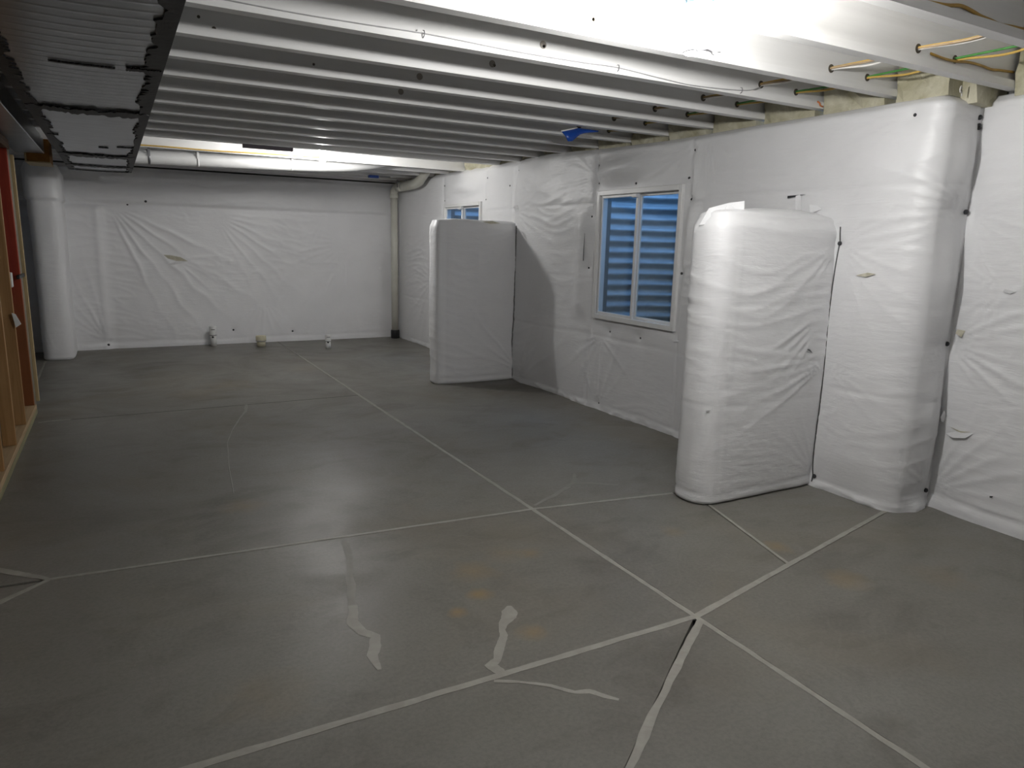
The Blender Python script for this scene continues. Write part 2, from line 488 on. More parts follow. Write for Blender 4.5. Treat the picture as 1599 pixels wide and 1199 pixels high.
def strip(name, pts, w, m=FILL, jitter=0.18, z=0.0016, step=0.05, seed=0, taper=False):
    """ragged band of filler lying over a joint or crack"""
    rnd = random.Random(seed)
    P = [Vector((*p[:2], 0)) for p in pts]; W = [p[2] if len(p) > 2 else w for p in pts]
    ctr = []; wid = []
    for a, b, wa, wb in zip(P, P[1:], W, W[1:]):
        n = max(1, int((b - a).length / step))
        for i in range(n): ctr.append(a.lerp(b, i / n)); wid.append(wa + (wb - wa) * i / n)
    ctr.append(P[-1]); wid.append(W[-1])
    vs = []
    for i, c in enumerate(ctr):
        t = (ctr[min(i + 1, len(ctr) - 1)] - ctr[max(i - 1, 0)]).normalized(); n = Vector((-t.y, t.x, 0))
        h = wid[i] / 2
        if taper and i in (0, len(ctr) - 1): h *= 0.3
        ja = jitter * 2.2 * float(perlin(i * step * 9 + seed * 3.7, seed * 1.3)) + jitter * .25 * rnd.uniform(-1, 1); jb = jitter * 2.2 * float(perlin(i * step * 9 + seed * 5.1, seed * 2.3 + 40)) + jitter * .25 * rnd.uniform(-1, 1)
        if name == 'joint_filler': c = c + n * .003
        l = c + n * h * (1 + ja); r = c - n * h * (1 + jb)
        vs += [(l.x, l.y, -0.006), (l.x, l.y, z * 0.7), (c.x, c.y, z), (r.x, r.y, z * 0.7), (r.x, r.y, -0.006)]
    fs = []
    for i in range(len(ctr) - 1):
        for j in range(4):
            a = i * 5 + j; fs.append((a, a + 5, a + 6, a + 1))
    o = mesh_obj(name, vs, fs, m, floor); return o
strip('joint_filler', [(2.07, -1.9), N1, N2, (2.073, 6.9, .024), (2.075, 9.6, .024)], 0.026, seed=1)
strip('joint_filler', [(2.075, 9.6), (2.075, 11.3)], 0.027, m=m_noisy('weathered_caulk', (0.20, 0.19, 0.17), (0.26, 0.25, 0.23), 14, 0.6), seed=21)
strip('joint_filler', [(-0.372, 3.614, .020), (0.8, 3.52, .022), (*N2, .021), (*NR, .020)], 0.019, seed=2)
strip('joint_filler', [(-3.3, 2.06), (0.09, 2.052), N1], 0.030, seed=3)
strip('joint_filler', [(2.07, 2.04, .034), (2.9, 2.223, .028), (4.03, 2.473, .025), (4.5, 2.577, .025)], 0.024, seed=4)
strip('joint_filler', [(2.058, 2.01, .034), (1.65, 1.74, .030), (1.247, 1.459, .028), (-0.6, 0.19, .03), (-2.6, -1.2, .03)], 0.03, jitter=0.3, seed=5)
strip('joint_filler', [(3.14, 3.19), (2.857, 2.227)], 0.018, seed=6)
strip('joint_filler', [(-0.372, 3.614, .022), (-0.534, 3.466, .034), (-0.8, 3.22, .034), (-2.6, 1.57, .034)], 0.034, jitter=0.3, seed=7)
strip('joint_filler', [(-0.372, 3.614, .02), (-0.42, 3.67, .05), (-0.50, 3.74, .05), (-0.574, 3.819, .035), (-0.7, 3.95, .03), (-3.3, 6.62, .03)], 0.04, jitter=0.45, step=0.02, seed=8)
strip('crack', [(-0.42, 6.865), (0.46, 6.872), (2.06, 6.89)], 0.010, m=mat('dark_crack', (0.05, 0.048, 0.042), 0.8), z=0.001, seed=9)
strip('joint_filler', [(-0.652, 6.846, .02), (-0.55, 6.87, .035), (-0.43, 6.867, .02)], 0.03, jitter=0.4, seed=10, step=.02)
strip('joint_filler', [(-0.79, 7.4), (-0.83, 10.2)], 0.02, seed=11)
# crack patches
FILL2 = m_noisy('thin_smeared_caulk', (0.225, 0.215, 0.19), (0.275, 0.265, 0.23), 14, 0.55)
strip('crack_patch', [(0.945, 3.44, .03), (0.90, 3.2, .035), (0.824, 2.925, .035), (0.79, 2.78, .04)], .03, m=FILL2, jitter=.3, step=.02, seed=12)
strip('crack_patch', [(0.79, 2.78, .035), (0.752, 2.651, .042), (0.765, 2.55, .045), (0.80, 2.50, .035), (0.775, 2.44, .05), (0.748, 2.38, .045), (0.742, 2.277, .012)], .04, jitter=.35, step=.015, seed=13)
strip('crack_patch', [(1.395, 2.475, .02), (1.37, 2.43, .06), (1.30, 2.36, .05), (1.275, 2.32, .03), (1.262, 2.28, .04), (1.20, 2.20, .038), (1.155, 2.142, .03), (1.115, 2.12, .04), (1.135, 2.06, .035)], .04, jitter=.35, step=.012, seed=14)
strip('crack_patch', [(1.085, 2.025, .018), (1.16, 1.985, .016), (1.252, 1.907, .018), (1.31, 1.84, .016), (1.36, 1.82, .02), (1.40, 1.765, .018), (1.425, 1.736, .010)], .016, jitter=.4, step=.015, seed=15)
strip('crack_patch', [(2.107, 3.47, .02), (2.30, 3.56, .03), (2.44, 3.64, .04), (2.56, 3.72, .03), (2.67, 3.87, .02)], .03, m=FILL2, jitter=.3, step=.03, seed=16)
strip('crack_patch', [(2.56, 3.70, .02), (2.66, 3.66, .03), (2.80, 3.55, .02)], .02, m=FILL2, jitter=.3, step=.03, seed=17)
strip('crack_patch', [(0.983, 6.874, .022), (0.93, 6.6, .02), (0.86, 6.4, .014), (0.74, 6.0, .008), (0.653, 5.637, .008), (0.58, 5.0, .009), (0.535, 4.44, .006)], .02, m=FILL2, jitter=.4, step=.04, seed=18)

# ================================================================== CEILING: deck + joists
JZ, JT = 2.44, 2.74
ceiling = struct(box('ceiling', -3.4, 4.5, -2.2, 11.6, JT, JT + 0.03, FLOORDECK))
def joist_mesh(x1):
    bm = bmesh.new(); x0 = -3.3
    n = 24
    prof = [(-.0315, 0), (.0315, 0), (.0315, .038), (.006, .038), (.006, .262), (.0315, .262), (.0315, .30), (-.0315, .30), (-.0315, .262), (-.006, .262), (-.006, .038), (-.0315, .038)]
    a = [bm.verts.new((x0, y, z)) for y, z in prof]; b = [bm.verts.new((x1, y, z)) for y, z in prof]
    k = len(prof)
    for i in range(k): bm.faces.new((a[i], a[(i + 1) % k], b[(i + 1) % k], b[i]))
    bm.faces.new(a[::-1]); bm.faces.new(b)
    bmesh.ops.recalc_face_normals(bm, faces=bm.faces[:])
    me = bpy.data.meshes.new('joist'); bm.to_mesh(me); bm.free(); me.materials.append(JPAINT); return me
JM = joist_mesh(4.46); JM_FAR = joist_mesh(4.165)
SP = 0.4877
def jy(k): return 1.845 - 0.0315 + SP * k        # centre line of joist k
joists = {}
for k in range(-7, 20):
    if k == 13: continue                          # wide bay around the far lamp
    o = bpy.data.objects.new('joist', JM if k < 2 else JM_FAR); COL.objects.link(o); o.parent = ceiling
    o.location = (0, jy(k), JZ); joists[k] = o
HOLE = mat('dark_hole', (0.10, 0.085, 0.065), 0.8); HOLE2 = mat('greyish_knockout', (0.34, 0.31, 0.27), 0.7)
def knockout(k, x, z, r=0.017, m=HOLE):
    o = lathe('knockout', [(r, 0), (r, .002), (r * .9, .0025)], m, (0, 0, 0), None, 16)
    o.parent = joists[k]; o.rotation_euler = (math.pi / 2, 0, 0); o.location = (x, -0.0062, z - JZ)
    return o
for k, x in ((2, 1.901), (3, 1.952), (4, 1.918), (5, 1.68), (6, 1.74)): knockout(k, x, 2.525 if k < 5 else 2.515, .019, HOLE2)
for k, x in ((2, 1.905), (3, 1.948), (4, 1.922)): knockout(k, x + .008, 2.519, .009, HOLE)
knockout(4, 0.414, 2.525, .007); knockout(4, 0.477, 2.485, .009)
knockout(5, 1.05, 2.50, .007)
# rim insulation closing the bays over the right wall
for k in range(-7, 20):
    y0 = jy(k) + 0.034; y1 = jy(k + 1) - 0.034
    if k in (12,): y1 = jy(14) - .034
    if k == 13: continue
    if k == 19: y1 = 11.4
    if k == 0: y1 = jy(1) - .034
    xi = 4.04 if y0 > 2.3 else 4.34
    if k == 1: y0 = 2.45
    bm = bmesh.new(); add_box(bm, xi, xi + 0.12, y0, y1, 2.40, JT - .002)
    bmesh.ops.subdivide_edges(bm, edges=bm.edges[:], cuts=5, use_grid_fill=True)
    for v in bm.verts:
        if abs(v.co.x - xi) < 1e-4 and 2.42 < v.co.z < 2.72: v.co.x += random.uniform(-.025, .012)
    bm_obj('rim_insulation', bm, FOAM, ceiling)

bm = bmesh.new(); add_box(bm, 4.16, 4.49, 2.37, 2.47, 2.36, JT - .002)
bmesh.ops.subdivide_edges(bm, edges=bm.edges[:], cuts=4, use_grid_fill=True)
for v in bm.verts:
    if abs(v.co.y - 2.37) < 1e-4: v.co.y += random.uniform(-.012, .02)
bm_obj('rim_insulation', bm, FOAM, ceiling)
# ================================================================== RIGHT WALL
WIN = [(4.41, 5.56, 0.87, 2.04), (7.99, 9.12, 0.87, 2.04)]      # y0, y1, z0, z1
def wall_with_holes(name, x0, x1, y0, y1, z1, holes, m):
    bm = bmesh.new(); ys = [y0]
    for a, b, c, d in holes:
        add_box(bm, x0, x1, ys[-1], a, 0, z1); add_box(bm, x0, x1, a, b, 0, c); add_box(bm, x0, x1, a, b, d, z1); ys.append(b)
    add_box(bm, x0, x1, ys[-1], y1, 0, z1)
    return bm_obj(name, bm, m)
wall_right = struct(wall_with_holes('wall_right', 4.05, 4.12, 2.60, 11.5, 2.395, WIN, FOUND))
R0 = 11.02                                                   # far end of the blanket
XB = 3.985
PATH_R = [(XB, R0), (XB, 2.56)] + [(XB + .085 - .085 * math.cos(a), 2.56 - .14 * math.sin(a)) for a in np.linspace(0.15, math.pi / 2, 9)] + [(4.12, 2.418), (4.36, 2.418)]
def uR(y): return R0 - y
_f, LR = path_sampler(PATH_R)
UJ = LR - 0.035                                                # path position of the inner jog corner
ZTOP = lambda U: 2.455 - 0.055 * sstep(uR(6.8), uR(4.6), U)
VT = 2.42
def zmap_R(U, V):
    z = np.where(V < 2.25, V, 2.25 + (V - 2.25) * (ZTOP(U) - 2.25) / (VT - 2.25))
    return np.where(V > VT, ZTOP(U), z)
pinsR = [(uR(2.60), 2.32, .03, .06), (uR(4.364), 2.30, .035, .05), (uR(5.605), 2.275, .03, .05), (uR(5.60), 2.114, .03, .04),
         (uR(5.033), 2.081, .02, .04), (uR(4.40), 2.085, .03, .05), (uR(4.351), 1.921, .02, .04), (uR(5.68), 1.815, .03, .05),
         (uR(5.695), 1.335, .04, .06), (uR(4.386), 1.344, .035, .05), (uR(5.337), .759, .03, .05), (uR(4.884), .757, .03, .05),
         (uR(7.134), 2.327, .035, .06), (uR(5.422), .06, .03, .05), (uR(9.15), 2.28, .02, .05), (uR(9.14), 2.09, .02, .05),
         (uR(7.9), 2.30, .02, .05), (uR(7.93), 2.06, .02, .05), (uR(7.305), 2.186, .02, .05)]
foldR = [(uR(2.984), 1.598, .02, .06), (UJ, 2.316, .02, .05), (UJ, 2.265, .02, .05), (UJ, 1.79, .03, .09), (UJ, 1.022, .03, .09), (UJ, .101, .035, .10), (uR(2.98), .07, .015, .05)]
fanR = [(uR(2.995), 1.598, -75, 40, .07, .34, 28, .012), (UJ, 1.79, 140, 215, .12, .40, 40, .011), (uR(2.75), 1.78, -25, 25, .05, .3, 60, .006), (uR(3.0), .85, -45, 10, .06, .3, 30, .008), (UJ, 1.022, 160, 215, .08, .16, 34, .007),
        (UJ, .101, 95, 190, .07, .16, 34, .009), (UJ, 2.29, 150, 200, .1, .22, 30, .006), (uR(5.695), 1.335, 175, 265, .06, .13, 28, .007),
        (uR(5.45), .70, 150, 380, .05, .26, 16, .013), (uR(4.386), 1.344, -60, 60, .05, .10, 26, .006), (uR(5.60), 2.18, 110, 260, .06, .28, 26, .007),
        (uR(7.134), 2.33, -80, 0, .1, .5, 22, .008), (uR(7.1), 1.90, -50, 30, .15, .6, 26, .010), (uR(6.9), .02, 15, 85, .1, .5, 22, .016),
        (uR(5.40), .02, 40, 150, .08, .35, 18, .014), (uR(4.364), 2.30, 150, 230, .08, .4, 26, .006), (uR(4.2), 2.44, 180, 330, .1, .5, 26, .007),
        (uR(9.6), 1.0, 0, 360, .2, .5, 24, .006), (uR(2.6), 2.32, 190, 240, .1, .4, 20, .004)]
def disp_R(U, V):
    y = R0 - U
    D = 0.046 * perlin(U * 0.75 + 3.3, V * 0.8 + 1.2) + 0.012
    # quilted pillows between pinned seams
    D += 0.05 * np.exp(-((y - 6.45) / .55) ** 2) * sstep(0.0, .6, V) + 0.05 * np.exp(-((y - 6.8) / .3) ** 2) * (1 - sstep(.1, .7, V))
    D += 0.065 * np.exp(-((y - 5.25) / .30) ** 2 - ((V - 2.22) / .09) ** 2) + .05 * np.exp(-((y - 5.78) / .10) ** 2) * sstep(.8, 1.0, V) * (1 - sstep(1.7, 1.9, V))
    D += 0.035 * np.exp(-((y - 4.15) / .18) ** 2) * sstep(.2, .6, V) * (1 - sstep(1.8, 2.2, V))
    D += 0.05 * np.exp(-((y - 8.55) / .4) ** 2 - ((V - 2.24) / .09) ** 2)
    D += 0.035 * np.exp(-((y - 2.72) / .2) ** 2) * sstep(0, .3, V) * (1 - sstep(2.0, 2.4, V))
    # vertical seam grooves
    for ys, v0, v1, a in ((5.62, .0, 2.42, .022), (7.15, 0, 2.42, .03), (4.37, 0, 2.42, .014), (9.14, 0, 2.42, .014), (7.94, 1.5, 2.42, .014), (8.9, 0, .01, .0)):
        w = .018 + .012 * perlin(V * 3 + ys, V * 0 + ys)
        D -= a * np.exp(-np.abs(y - ys - .02 * perlin(V * 2 + ys * 3, V * 0 + 2)) / w) * sstep(v0 - .05, v0 + .05, V) * (1 - sstep(v1 - .05, v1 + .05, V))
    # horizontal seam of the blanket rolls
    for zs, a in ((1.93, .007), (1.24, .004), (.70, .007)):
        D -= a * np.exp(-np.abs(V - zs - .03 * perlin(U * 1.1 + zs, U * 0 + 3)) / .012)
    nf = np.exp(-((y - 3.06) / .16) ** 2) * (1 - sstep(1.75, 1.95, V)); D = D * (1 - nf)
    D += crinkle(U, V, 1) + fans(U, V, fanR) + dimples(U, V, pinsR) + dimples(U, V, foldR)
    D = D * (1 - np.exp(-np.abs(U - UJ) / .03)) - .014 * np.exp(-np.abs(U - UJ) / .012)
    # window reveals: facing is pulled flat to the frame
    for (y0, y1, z0, z1) in WIN:
        dx = np.maximum(np.maximum(y0 - y, y - y1), 0); dz = np.maximum(np.maximum(z0 - V, V - z1), 0)
        d = np.hypot(dx, dz); D = D * sstep(-.005, .075, d) + .010 * (1 - sstep(-.005, .075, d))
    D *= sstep(-.02, .5, U) * .85 + .15
    lobes = np.abs(np.interp(V, [0, .101, .56, 1.022, 1.40, 1.79, 2.05, 2.30, 2.42], [.5, 0, 1, 0, 1, 0, .7, 0, 0]))
    D += .045 * lobes ** .7 * np.exp(-((U - (UJ - .13)) / .10) ** 2)
    D = np.maximum(D, -.05)
    # hem at the floor, roll at the top
    hem = .003 + .014 * perlin(U * 3.1, U * 0 + 8) + .030 * np.clip(perlin(U * 9 + 3, V * 22 + 8), 0, 1)
    D += hem * (1 - sstep(.02, .06, V)) - (.004 + .006 * perlin(U * 2.2, U * 0 + 2)) * np.exp(-np.abs(V - .06 - .03 * perlin(U * 1.7, U * 0 + 4)) / .008)
    D -= .05 * sstep(VT - .06, VT, V) ** 2 + 0.14 * np.clip((V - VT) / .05, 0, 1)
    return D
uu = lines(np.arange(0, uR(6.6), .028), np.arange(uR(6.6), uR(4.4), .017), np.arange(uR(4.4), LR, .012), [LR],
           [uR(w[i]) for w in WIN for i in (0, 1)])
vv = lines(np.arange(0, VT, .0145), [VT, VT + .012, VT + .03, VT + .05], [.87, 2.04])
bl, at_R = blanket('insulation_blanket', PATH_R, uu, vv, disp_R, VINYL, wall_right, zmap_R, [(uR(w[1]), uR(w[0]), w[2], w[3]) for w in WIN])
for (u, v, d, s) in pinsR: pin(at_R, u, v, bl, .011)
for (u, v, d, s) in foldR: pin(at_R, u, v, bl, .014, .012)
pin(at_R, UJ - .002, 2.25, bl, .010, .014)
# scraps and tears on the right wall
scrap(at_R, UJ - .03, .569, [(-.05, -.03, .0), (-.02, .045, .012), (.012, .06, .02), (.02, .02, .012), (-.005, -.01, .004)], bl)
scrap(at_R, uR(3.30), 1.86, [(-.02, -.07, 0), (.018, -.07, .01), (.028, .04, .012), (-.004, .05, .0)], bl)
scrap(at_R, uR(3.20), 1.79, [(-.07, .02, .0), (.0, -.005, .015), (.012, .05, .02), (-.03, .045, .006)], bl)
scrap(at_R, uR(2.73), 1.415, [(-.06, .008, 0), (-.01, .014, .004), (.07, -.006, .0), (.0, -.012, .006)], bl, TEARIN, 'tear')
scrap(at_R, uR(3.40), 1.90, [(-.14, .008, 0), (.0, .004, .004), (.0, -.012, .004), (-.06, -.004, 0)], bl, PIN, 'tear')
scrap(at_R, uR(7.05), 1.93, [(-.04, -.02, 0), (.02, -.04, .012), (.03, .02, .03), (-.01, .03, .0)], bl)
scrap(at_R, uR(5.72), 1.52, [(-.006, -.12, 0), (.006, -.12, 0), (.01, .12, 0), (-.004, .14, 0)], bl, PIN, 'tear', .001)
scrap(at_R, uR(4.37), .80, [(-.035, .012, .0), (.03, .004, .01), (.035, -.01, .012), (-.02, -.004, .004)], bl)

# ------------------------------------------------------------------ wall beyond the jog, toward the camera
struct(box('wall_right_jog', 4.115, 4.66, 2.47, 2.60, 0, 2.395, FOUND))
wall_right_near = struct(box('wall_right_near', 4.39, 4.66, -2.2, 2.47, 0, 2.395, FOUND))
PATH_N = [(4.335, 2.44), (4.335, -2.1)]
def uN(y): return 2.44 - y
pinsN = [(0.01, 1.79, .05, .10), (0.01, 1.022, .05, .10), (0.01, .101, .05, .10), (0.01, 2.30, .03, .06), (1.22, 1.8, .04, .1), (1.22, 1.0, .04, .1)]
fanN = [(0.0, 1.79, -75, 45, .08, .35, 24, .011), (0.0, 1.022, -70, 60, .08, .40, 28, .012), (0.0, .101, -20, 80, .08, .35, 28, .013), (.28, 1.36, 100, 280, .03, .16, 22, .010),
        (1.22, 1.0, 110, 250, .1, .4, 24, .010)]
def disp_N(U, V):
    D = .022 * perlin(U * 0.9 + 1.1, V * .8 + 4.1) + .022 * sstep(0, .35, U)
    D += crinkle(U, V, 2.6) + fans(U, V, fanN) + dimples(U, V, pinsN)
    D = D * (1 - np.exp(-np.abs(U - .02) / .02)) - .012 * np.exp(-np.abs(U - .02) / .010) - .006 * np.exp(-np.abs(V - 1.26 - .03 * perlin(U * 2, U * 0)) / .010)
    D -= .03 * np.exp(-np.abs(U - 1.22) / .03)
    D += (.010 + .016 * perlin(U * 3.7, U * 0 + 4)) * (1 - sstep(.03, .075, V)) - .009 * np.exp(-np.abs(V - .085 - .03 * perlin(U * 1.9, U * 0 + 6)) / .008)
    D -= .05 * sstep(2.36, 2.42, V) ** 2 + .14 * np.clip((V - 2.42) / .05, 0, 1)
    return D
zmap_N = lambda U, V: np.minimum(V, 2.42)
bn, at_N = blanket('insulation_blanket', PATH_N, lines(np.arange(0, 1.4, .012), np.arange(1.4, 4.54, .05)), lines(np.arange(0, 2.42, .014), [2.42, 2.435, 2.47]), disp_N, VINYL, wall_right_near, zmap_N)
scrap(at_N, uN(2.26), .51, [(-.07, .02, 0), (-.02, .004, .002), (.03, .006, .0), (.085, -.02, .004), (.04, -.035, .012), (-.03, -.02, .010)], bn)
scrap(at_N, uN(2.27), .525, [(-.06, .006, 0), (.0, -.004, .0), (.06, .008, 0), (.0, -.014, 0)], bn, TEARIN, 'tear', .004)
scrap(at_N, uN(2.115), 1.356, [(-.03, .0, 0), (.02, .012, .012), (.035, -.004, .008), (.0, -.014, .004)], bn)
scrap(at_N, uN(2.36), 1.09, [(-.02, .02, .0), (.015, .025, .02), (.022, .0, .022), (-.005, -.02, .004)], bn, TEARIN)
scrap(at_N, uN(2.043), .189, [(-.008, .006, 0), (.008, .002, .004), (.008, -.008, .0), (-.004, -.004, 0)], bn, PIN, 'tear')
# white plastic curls along the top of the corner
def curl(p, s, rot):
    pts = [Vector((math.cos(a) * s * .6 * math.cos(rot), math.cos(a) * s * .6 * math.sin(rot), math.sin(a) * s)) + Vector(p) for a in np.linspace(0.2, 2 * math.pi - .1, 14)]
    pts += [pts[-1] + Vector((0.002, 0, -s * .9)), pts[-1] + Vector((.004, 0, -s * 2.0))]
    return tube('plastic_curl', pts, .0035, C_WHT, bl, 6)
curl((4.075, 2.405, 2.425), .017, .1); curl((4.19, 2.392, 2.415), .017, .1)

# ================================================================== BACK WALL
wall_back = struct(box('wall_back', -3.4, 4.36, 11.18, 11.5, 0, 2.40, FOUND))
PATH_B = [(-3.3, 11.05), (4.02, 11.05)]
def uB(x): return x + 3.3
pinsB = [(uB(-.15), .10, .05, .07), (uB(1.45), .20, .02, .05), (uB(2.3), .15, .02, .05), (uB(.2), 1.93, .01, .04)]
fanB = [(uB(-.05), 1.95, -80, -15, .25, 1.1, 34, .018), (uB(-.17), .10, 90, 160, .12, .55, 30, .016), (uB(1.25), 1.85, -70, 10, .35, .8, 34, .011), (uB(.75), 1.21, -70, 30, .06, .3, 20, .010),
        (uB(1.9), .62, 190, 330, .12, .35, 22, .007), (uB(3.2), 1.5, 150, 290, .3, .7, 34, .010), (uB(-.6), 2.1, -60, 0, .15, .3, 26, .010), (uB(2.9), 1.95, -140, -100, .3, .6, 34, .006)]
def disp_B(U, V):
    x = U - 3.3
    D = .03 * perlin(U * .6 + 7, V * .6 + 2) + .012
    D += .045 * (1 - sstep(-.20, -.11, x)) * (1 - sstep(1.84, 1.94, V))                       # thick double layer next to the column
    D += .03 * np.exp(-((x + .14) / .05) ** 2) * (1 - sstep(1.8, 1.95, V))
    D -= .014 * np.exp(-np.abs(V - 1.93 - .025 * perlin(U * .9, U * 0 + 1)) / .014)
    D += .02 * sstep(1.93, 1.98, V) * (1 - sstep(2.1, 2.3, V))
    D += 1.2 * crinkle(U, V, 4.2) + fans(U, V, fanB) + dimples(U, V, pinsB)
    D += (.006 + .014 * perlin(U * 2.3, U * 0 + 5)) * (1 - sstep(.03, .08, V)) - .006 * np.exp(-np.abs(V - .085 - .04 * perlin(U * 1.2, U * 0 + 3)) / .010)
    D *= 1 - .8 * sstep(uB(3.55), uB(3.95), U)
    D -= .05 * sstep(2.34, 2.42, V) ** 2 + .12 * np.clip((V - 2.42) / .05, 0, 1)
    return np.maximum(D, -.03)
bb, at_B = blanket('insulation_blanket', PATH_B, lines(np.arange(0, uB(-1.3), .06), np.arange(uB(-1.3), uB(4.02), .019)), lines(np.arange(0, 2.42, .018), [2.42, 2.435, 2.47]), disp_B, VINYL, wall_back, lambda U, V: np.minimum(V, 2.42))
scrap(at_B, uB(.745), 1.214, [(-.15, -.025, 0), (-.06, .03, .012), (.06, .055, .016), (.15, .06, .002), (.10, .01, .004), (.0, -.02, .002)], bb, TEARIN, 'tear')
scrap(at_B, uB(.74), 1.19, [(-.14, .0, 0), (.0, -.012, .02), (.13, -.045, .008), (.02, -.05, .012)], bb)
for x, z in ((1.45, .20), (2.30, .15), (.20, 1.93), (.42, 1.98), (-.16, .06)): pin(at_B, uB(x), z, bb, .016)

# ================================================================== WRAPPED WING WALLS
def wing(name, base, tip, half, ztop, axis, disp, label, dome=.03, du=.013, dv=.0135, sq=1.0):
    """pillow-wrapped stub wall: plan = bar from base to tip with a rounded end.
    axis 'x': bar along -x at y=c ; axis 'y': bar along -y at x=c"""
    c, b0, t0 = base
    R = half
    L1 = abs(b0 - t0) - R
    arc = math.pi * R
    L = 2 * L1 + arc
    uu = np.arange(0, L + du * .5, L / round(L / du)); uu[-1] = L
    def plan(U):
        s = np.zeros_like(U); w = np.zeros_like(U); ns = np.zeros_like(U); nw = np.zeros_like(U)
        a = U < L1; s[a] = U[a]; w[a] = -R; nw[a] = -1
        m = (U >= L1) & (U <= L1 + arc); th = (U[m] - L1) / R
        s[m] = L1 + np.clip(np.sin(th), 0, 1) ** sq * R; w[m] = -np.sign(np.cos(th)) * np.abs(np.cos(th)) ** sq * R; ns[m] = np.sin(th); nw[m] = -np.cos(th)
        e = U > L1 + arc; s[e] = L - U[e]; w[e] = R; nw[e] = 1
        return s, w, ns, nw, np.minimum(s, L1)
    nv = int(ztop / dv); vv = np.linspace(0, ztop, nv + 1)
    U, V = np.meshgrid(uu, vv)
    s, w, ns, nw, sc = plan(U)
    D = disp(U, V, L1, arc, L)
    zadd = (.045 * perlin(U * 2.3 + ztop * 9, U * 0 + 2.2) + .014 * perlin(U * 7, U * 0 + 4)) * sstep(ztop - .35, ztop, V)
    # rounded shoulders and a tucked lower edge
    D -= R * .20 * sstep(ztop - .10, ztop, V) ** 2.0
    D += (.001 + .008 * perlin(U * 4, U * 0 + 3)) * (1 - sstep(.02, .06, V)) - .005 * np.exp(-np.abs(V - .065 - .02 * perlin(U * 2, U * 0 + 5)) / .008) - .02 * (1 - sstep(0, .015, V))
    S = s + ns * D; Wd = w + nw * D; Z = V + zadd
    rows = [(S, Wd, Z)]
    kk = np.cos(np.linspace(0, math.pi / 2, 12))[1:]
    S0, W0, sc0, z0 = S[-1], Wd[-1], sc[-1], Z[-1]
    for i, q in enumerate(kk):
        q = max(q, .01)
        bumpy = .012 * perlin(uu * 3 + 4, uu * 0 + i * .3) * (1 - q)
        rows.append(((sc0 + (S0 - sc0) * q)[None], (W0 * q)[None], (ztop + (z0 - ztop) * q + dome * math.sqrt(1 - q * q) * (.7 + .6 * np.sin(np.pi * np.clip(sc0 / max(L1, 1e-3), 0, 1))) + bumpy)[None]))
    S = np.concatenate([r[0] for r in rows]); Wd = np.concatenate([r[1] for r in rows]); Z = np.concatenate([r[2] for r in rows])
    if axis == 'x': X = b0 - S; Y = c + Wd
    else: Y = b0 - S; X = c - Wd
    verts = np.stack([X, Y, Z], -1).reshape(-1, 3)
    nu = len(uu); nr = S.shape[0]
    j, i = np.meshgrid(np.arange(nu - 1), np.arange(nr - 1)); a = i * nu + j
    q = np.stack([a, a + 1, a + 1 + nu, a + nu], -1).reshape(-1, 4)
    me = bpy.data.meshes.new(name)
    me.vertices.add(len(verts)); me.vertices.foreach_set('co', verts.ravel())
    me.loops.add(q.size); me.loops.foreach_set('vertex_index', q.ravel().astype(np.int32))
    me.polygons.add(len(q)); me.polygons.foreach_set('loop_start', np.arange(0, q.size, 4, dtype=np.int32))
    me.update(calc_edges=True); me.validate()
    bm = bmesh.new(); bm.from_mesh(me); bmesh.ops.recalc_face_normals(bm, faces=bm.faces[:]); bm.to_mesh(me); bm.free()
    me.shade_smooth(); me.materials.append(VINYL)
    o = bpy.data.objects.new(name, me); COL.objects.link(o)
    tag(o, label, 'partition')
    def at(u, v):
        uu_ = np.array([[float(u)]]); vv_ = np.array([[float(v)]])
        s, w, ns, nw, _ = plan(uu_); d = disp(uu_, vv_, L1, arc, L); s = float((s + ns * d)[0, 0]); w = float((w + nw * d)[0, 0])
        ns = float(ns[0, 0]); nw = float(nw[0, 0])
        if axis == 'x': return Vector((b0 - s, c + w, v)), Vector((-ns, nw, 0))
        return Vector((c - w, b0 - s, v)), Vector((-nw, -ns, 0))
    return o, at, L1, arc, L

def disp_F2(U, V, L1, arc, L):
    D = .030 * np.sin(np.pi * np.clip(U / L1, 0, 1)) ** .7 * np.sin(np.pi * np.clip(V / 1.76, 0, 1)) ** .5
    D = D * (U < L1) + .012 * perlin(U * 1.2 + 2, V * 1.0)
    D -= .006 * np.exp(-U / .012)
    D += fans(U, V, [(0.02, 1.60, -65, -10, .10, .30, 26, .016), (0.0, .86, -38, 18, .14, .42, 40, .013), (0.0, 1.6, 20, 90, .06, .12, 26, .008), (0.02, .08, 20, 70, .06, .16, 28, .008),
                     (.05, 1.2, -60, -15, .3, .35, 40, .008)])
    D += dimples(U, V, [(0.0, 1.598, .03, .08), (0.0, .07, .025, .07)])
    for zs in (1.22, .62): D -= .004 * np.exp(-np.abs(V - zs - .02 * perlin(U * 1.3 + zs, U * 0)) / .009)
    return D + .8 * crinkle(U, V, 6.1)
f2, at_F2, l1, ar, lt = wing('wing_wall', (3.155, 4.03, 3.0), None, .155, 1.74, 'x', disp_F2, 'white vinyl-wrapped stub wall nearest the camera, lit on its face, right of the large window', .045, sq=.85)
scrap(at_F2, .225, .92, [(-.03, -.012, 0), (.0, .002, .012), (.04, .012, .012), (.03, .0, .0), (-.005, -.008, .006)], f2)
scrap(at_F2, .225, .925, [(-.03, -.010, 0), (.0, .004, .0), (.05, .018, .0), (.0, .012, 0)], f2, PIN, 'tear', .003)
scrap(at_F2, l1 + .12, .60, [(-.012, .006, 0), (.012, .002, .006), (.014, -.008, .004), (-.006, -.004, 0)], f2)
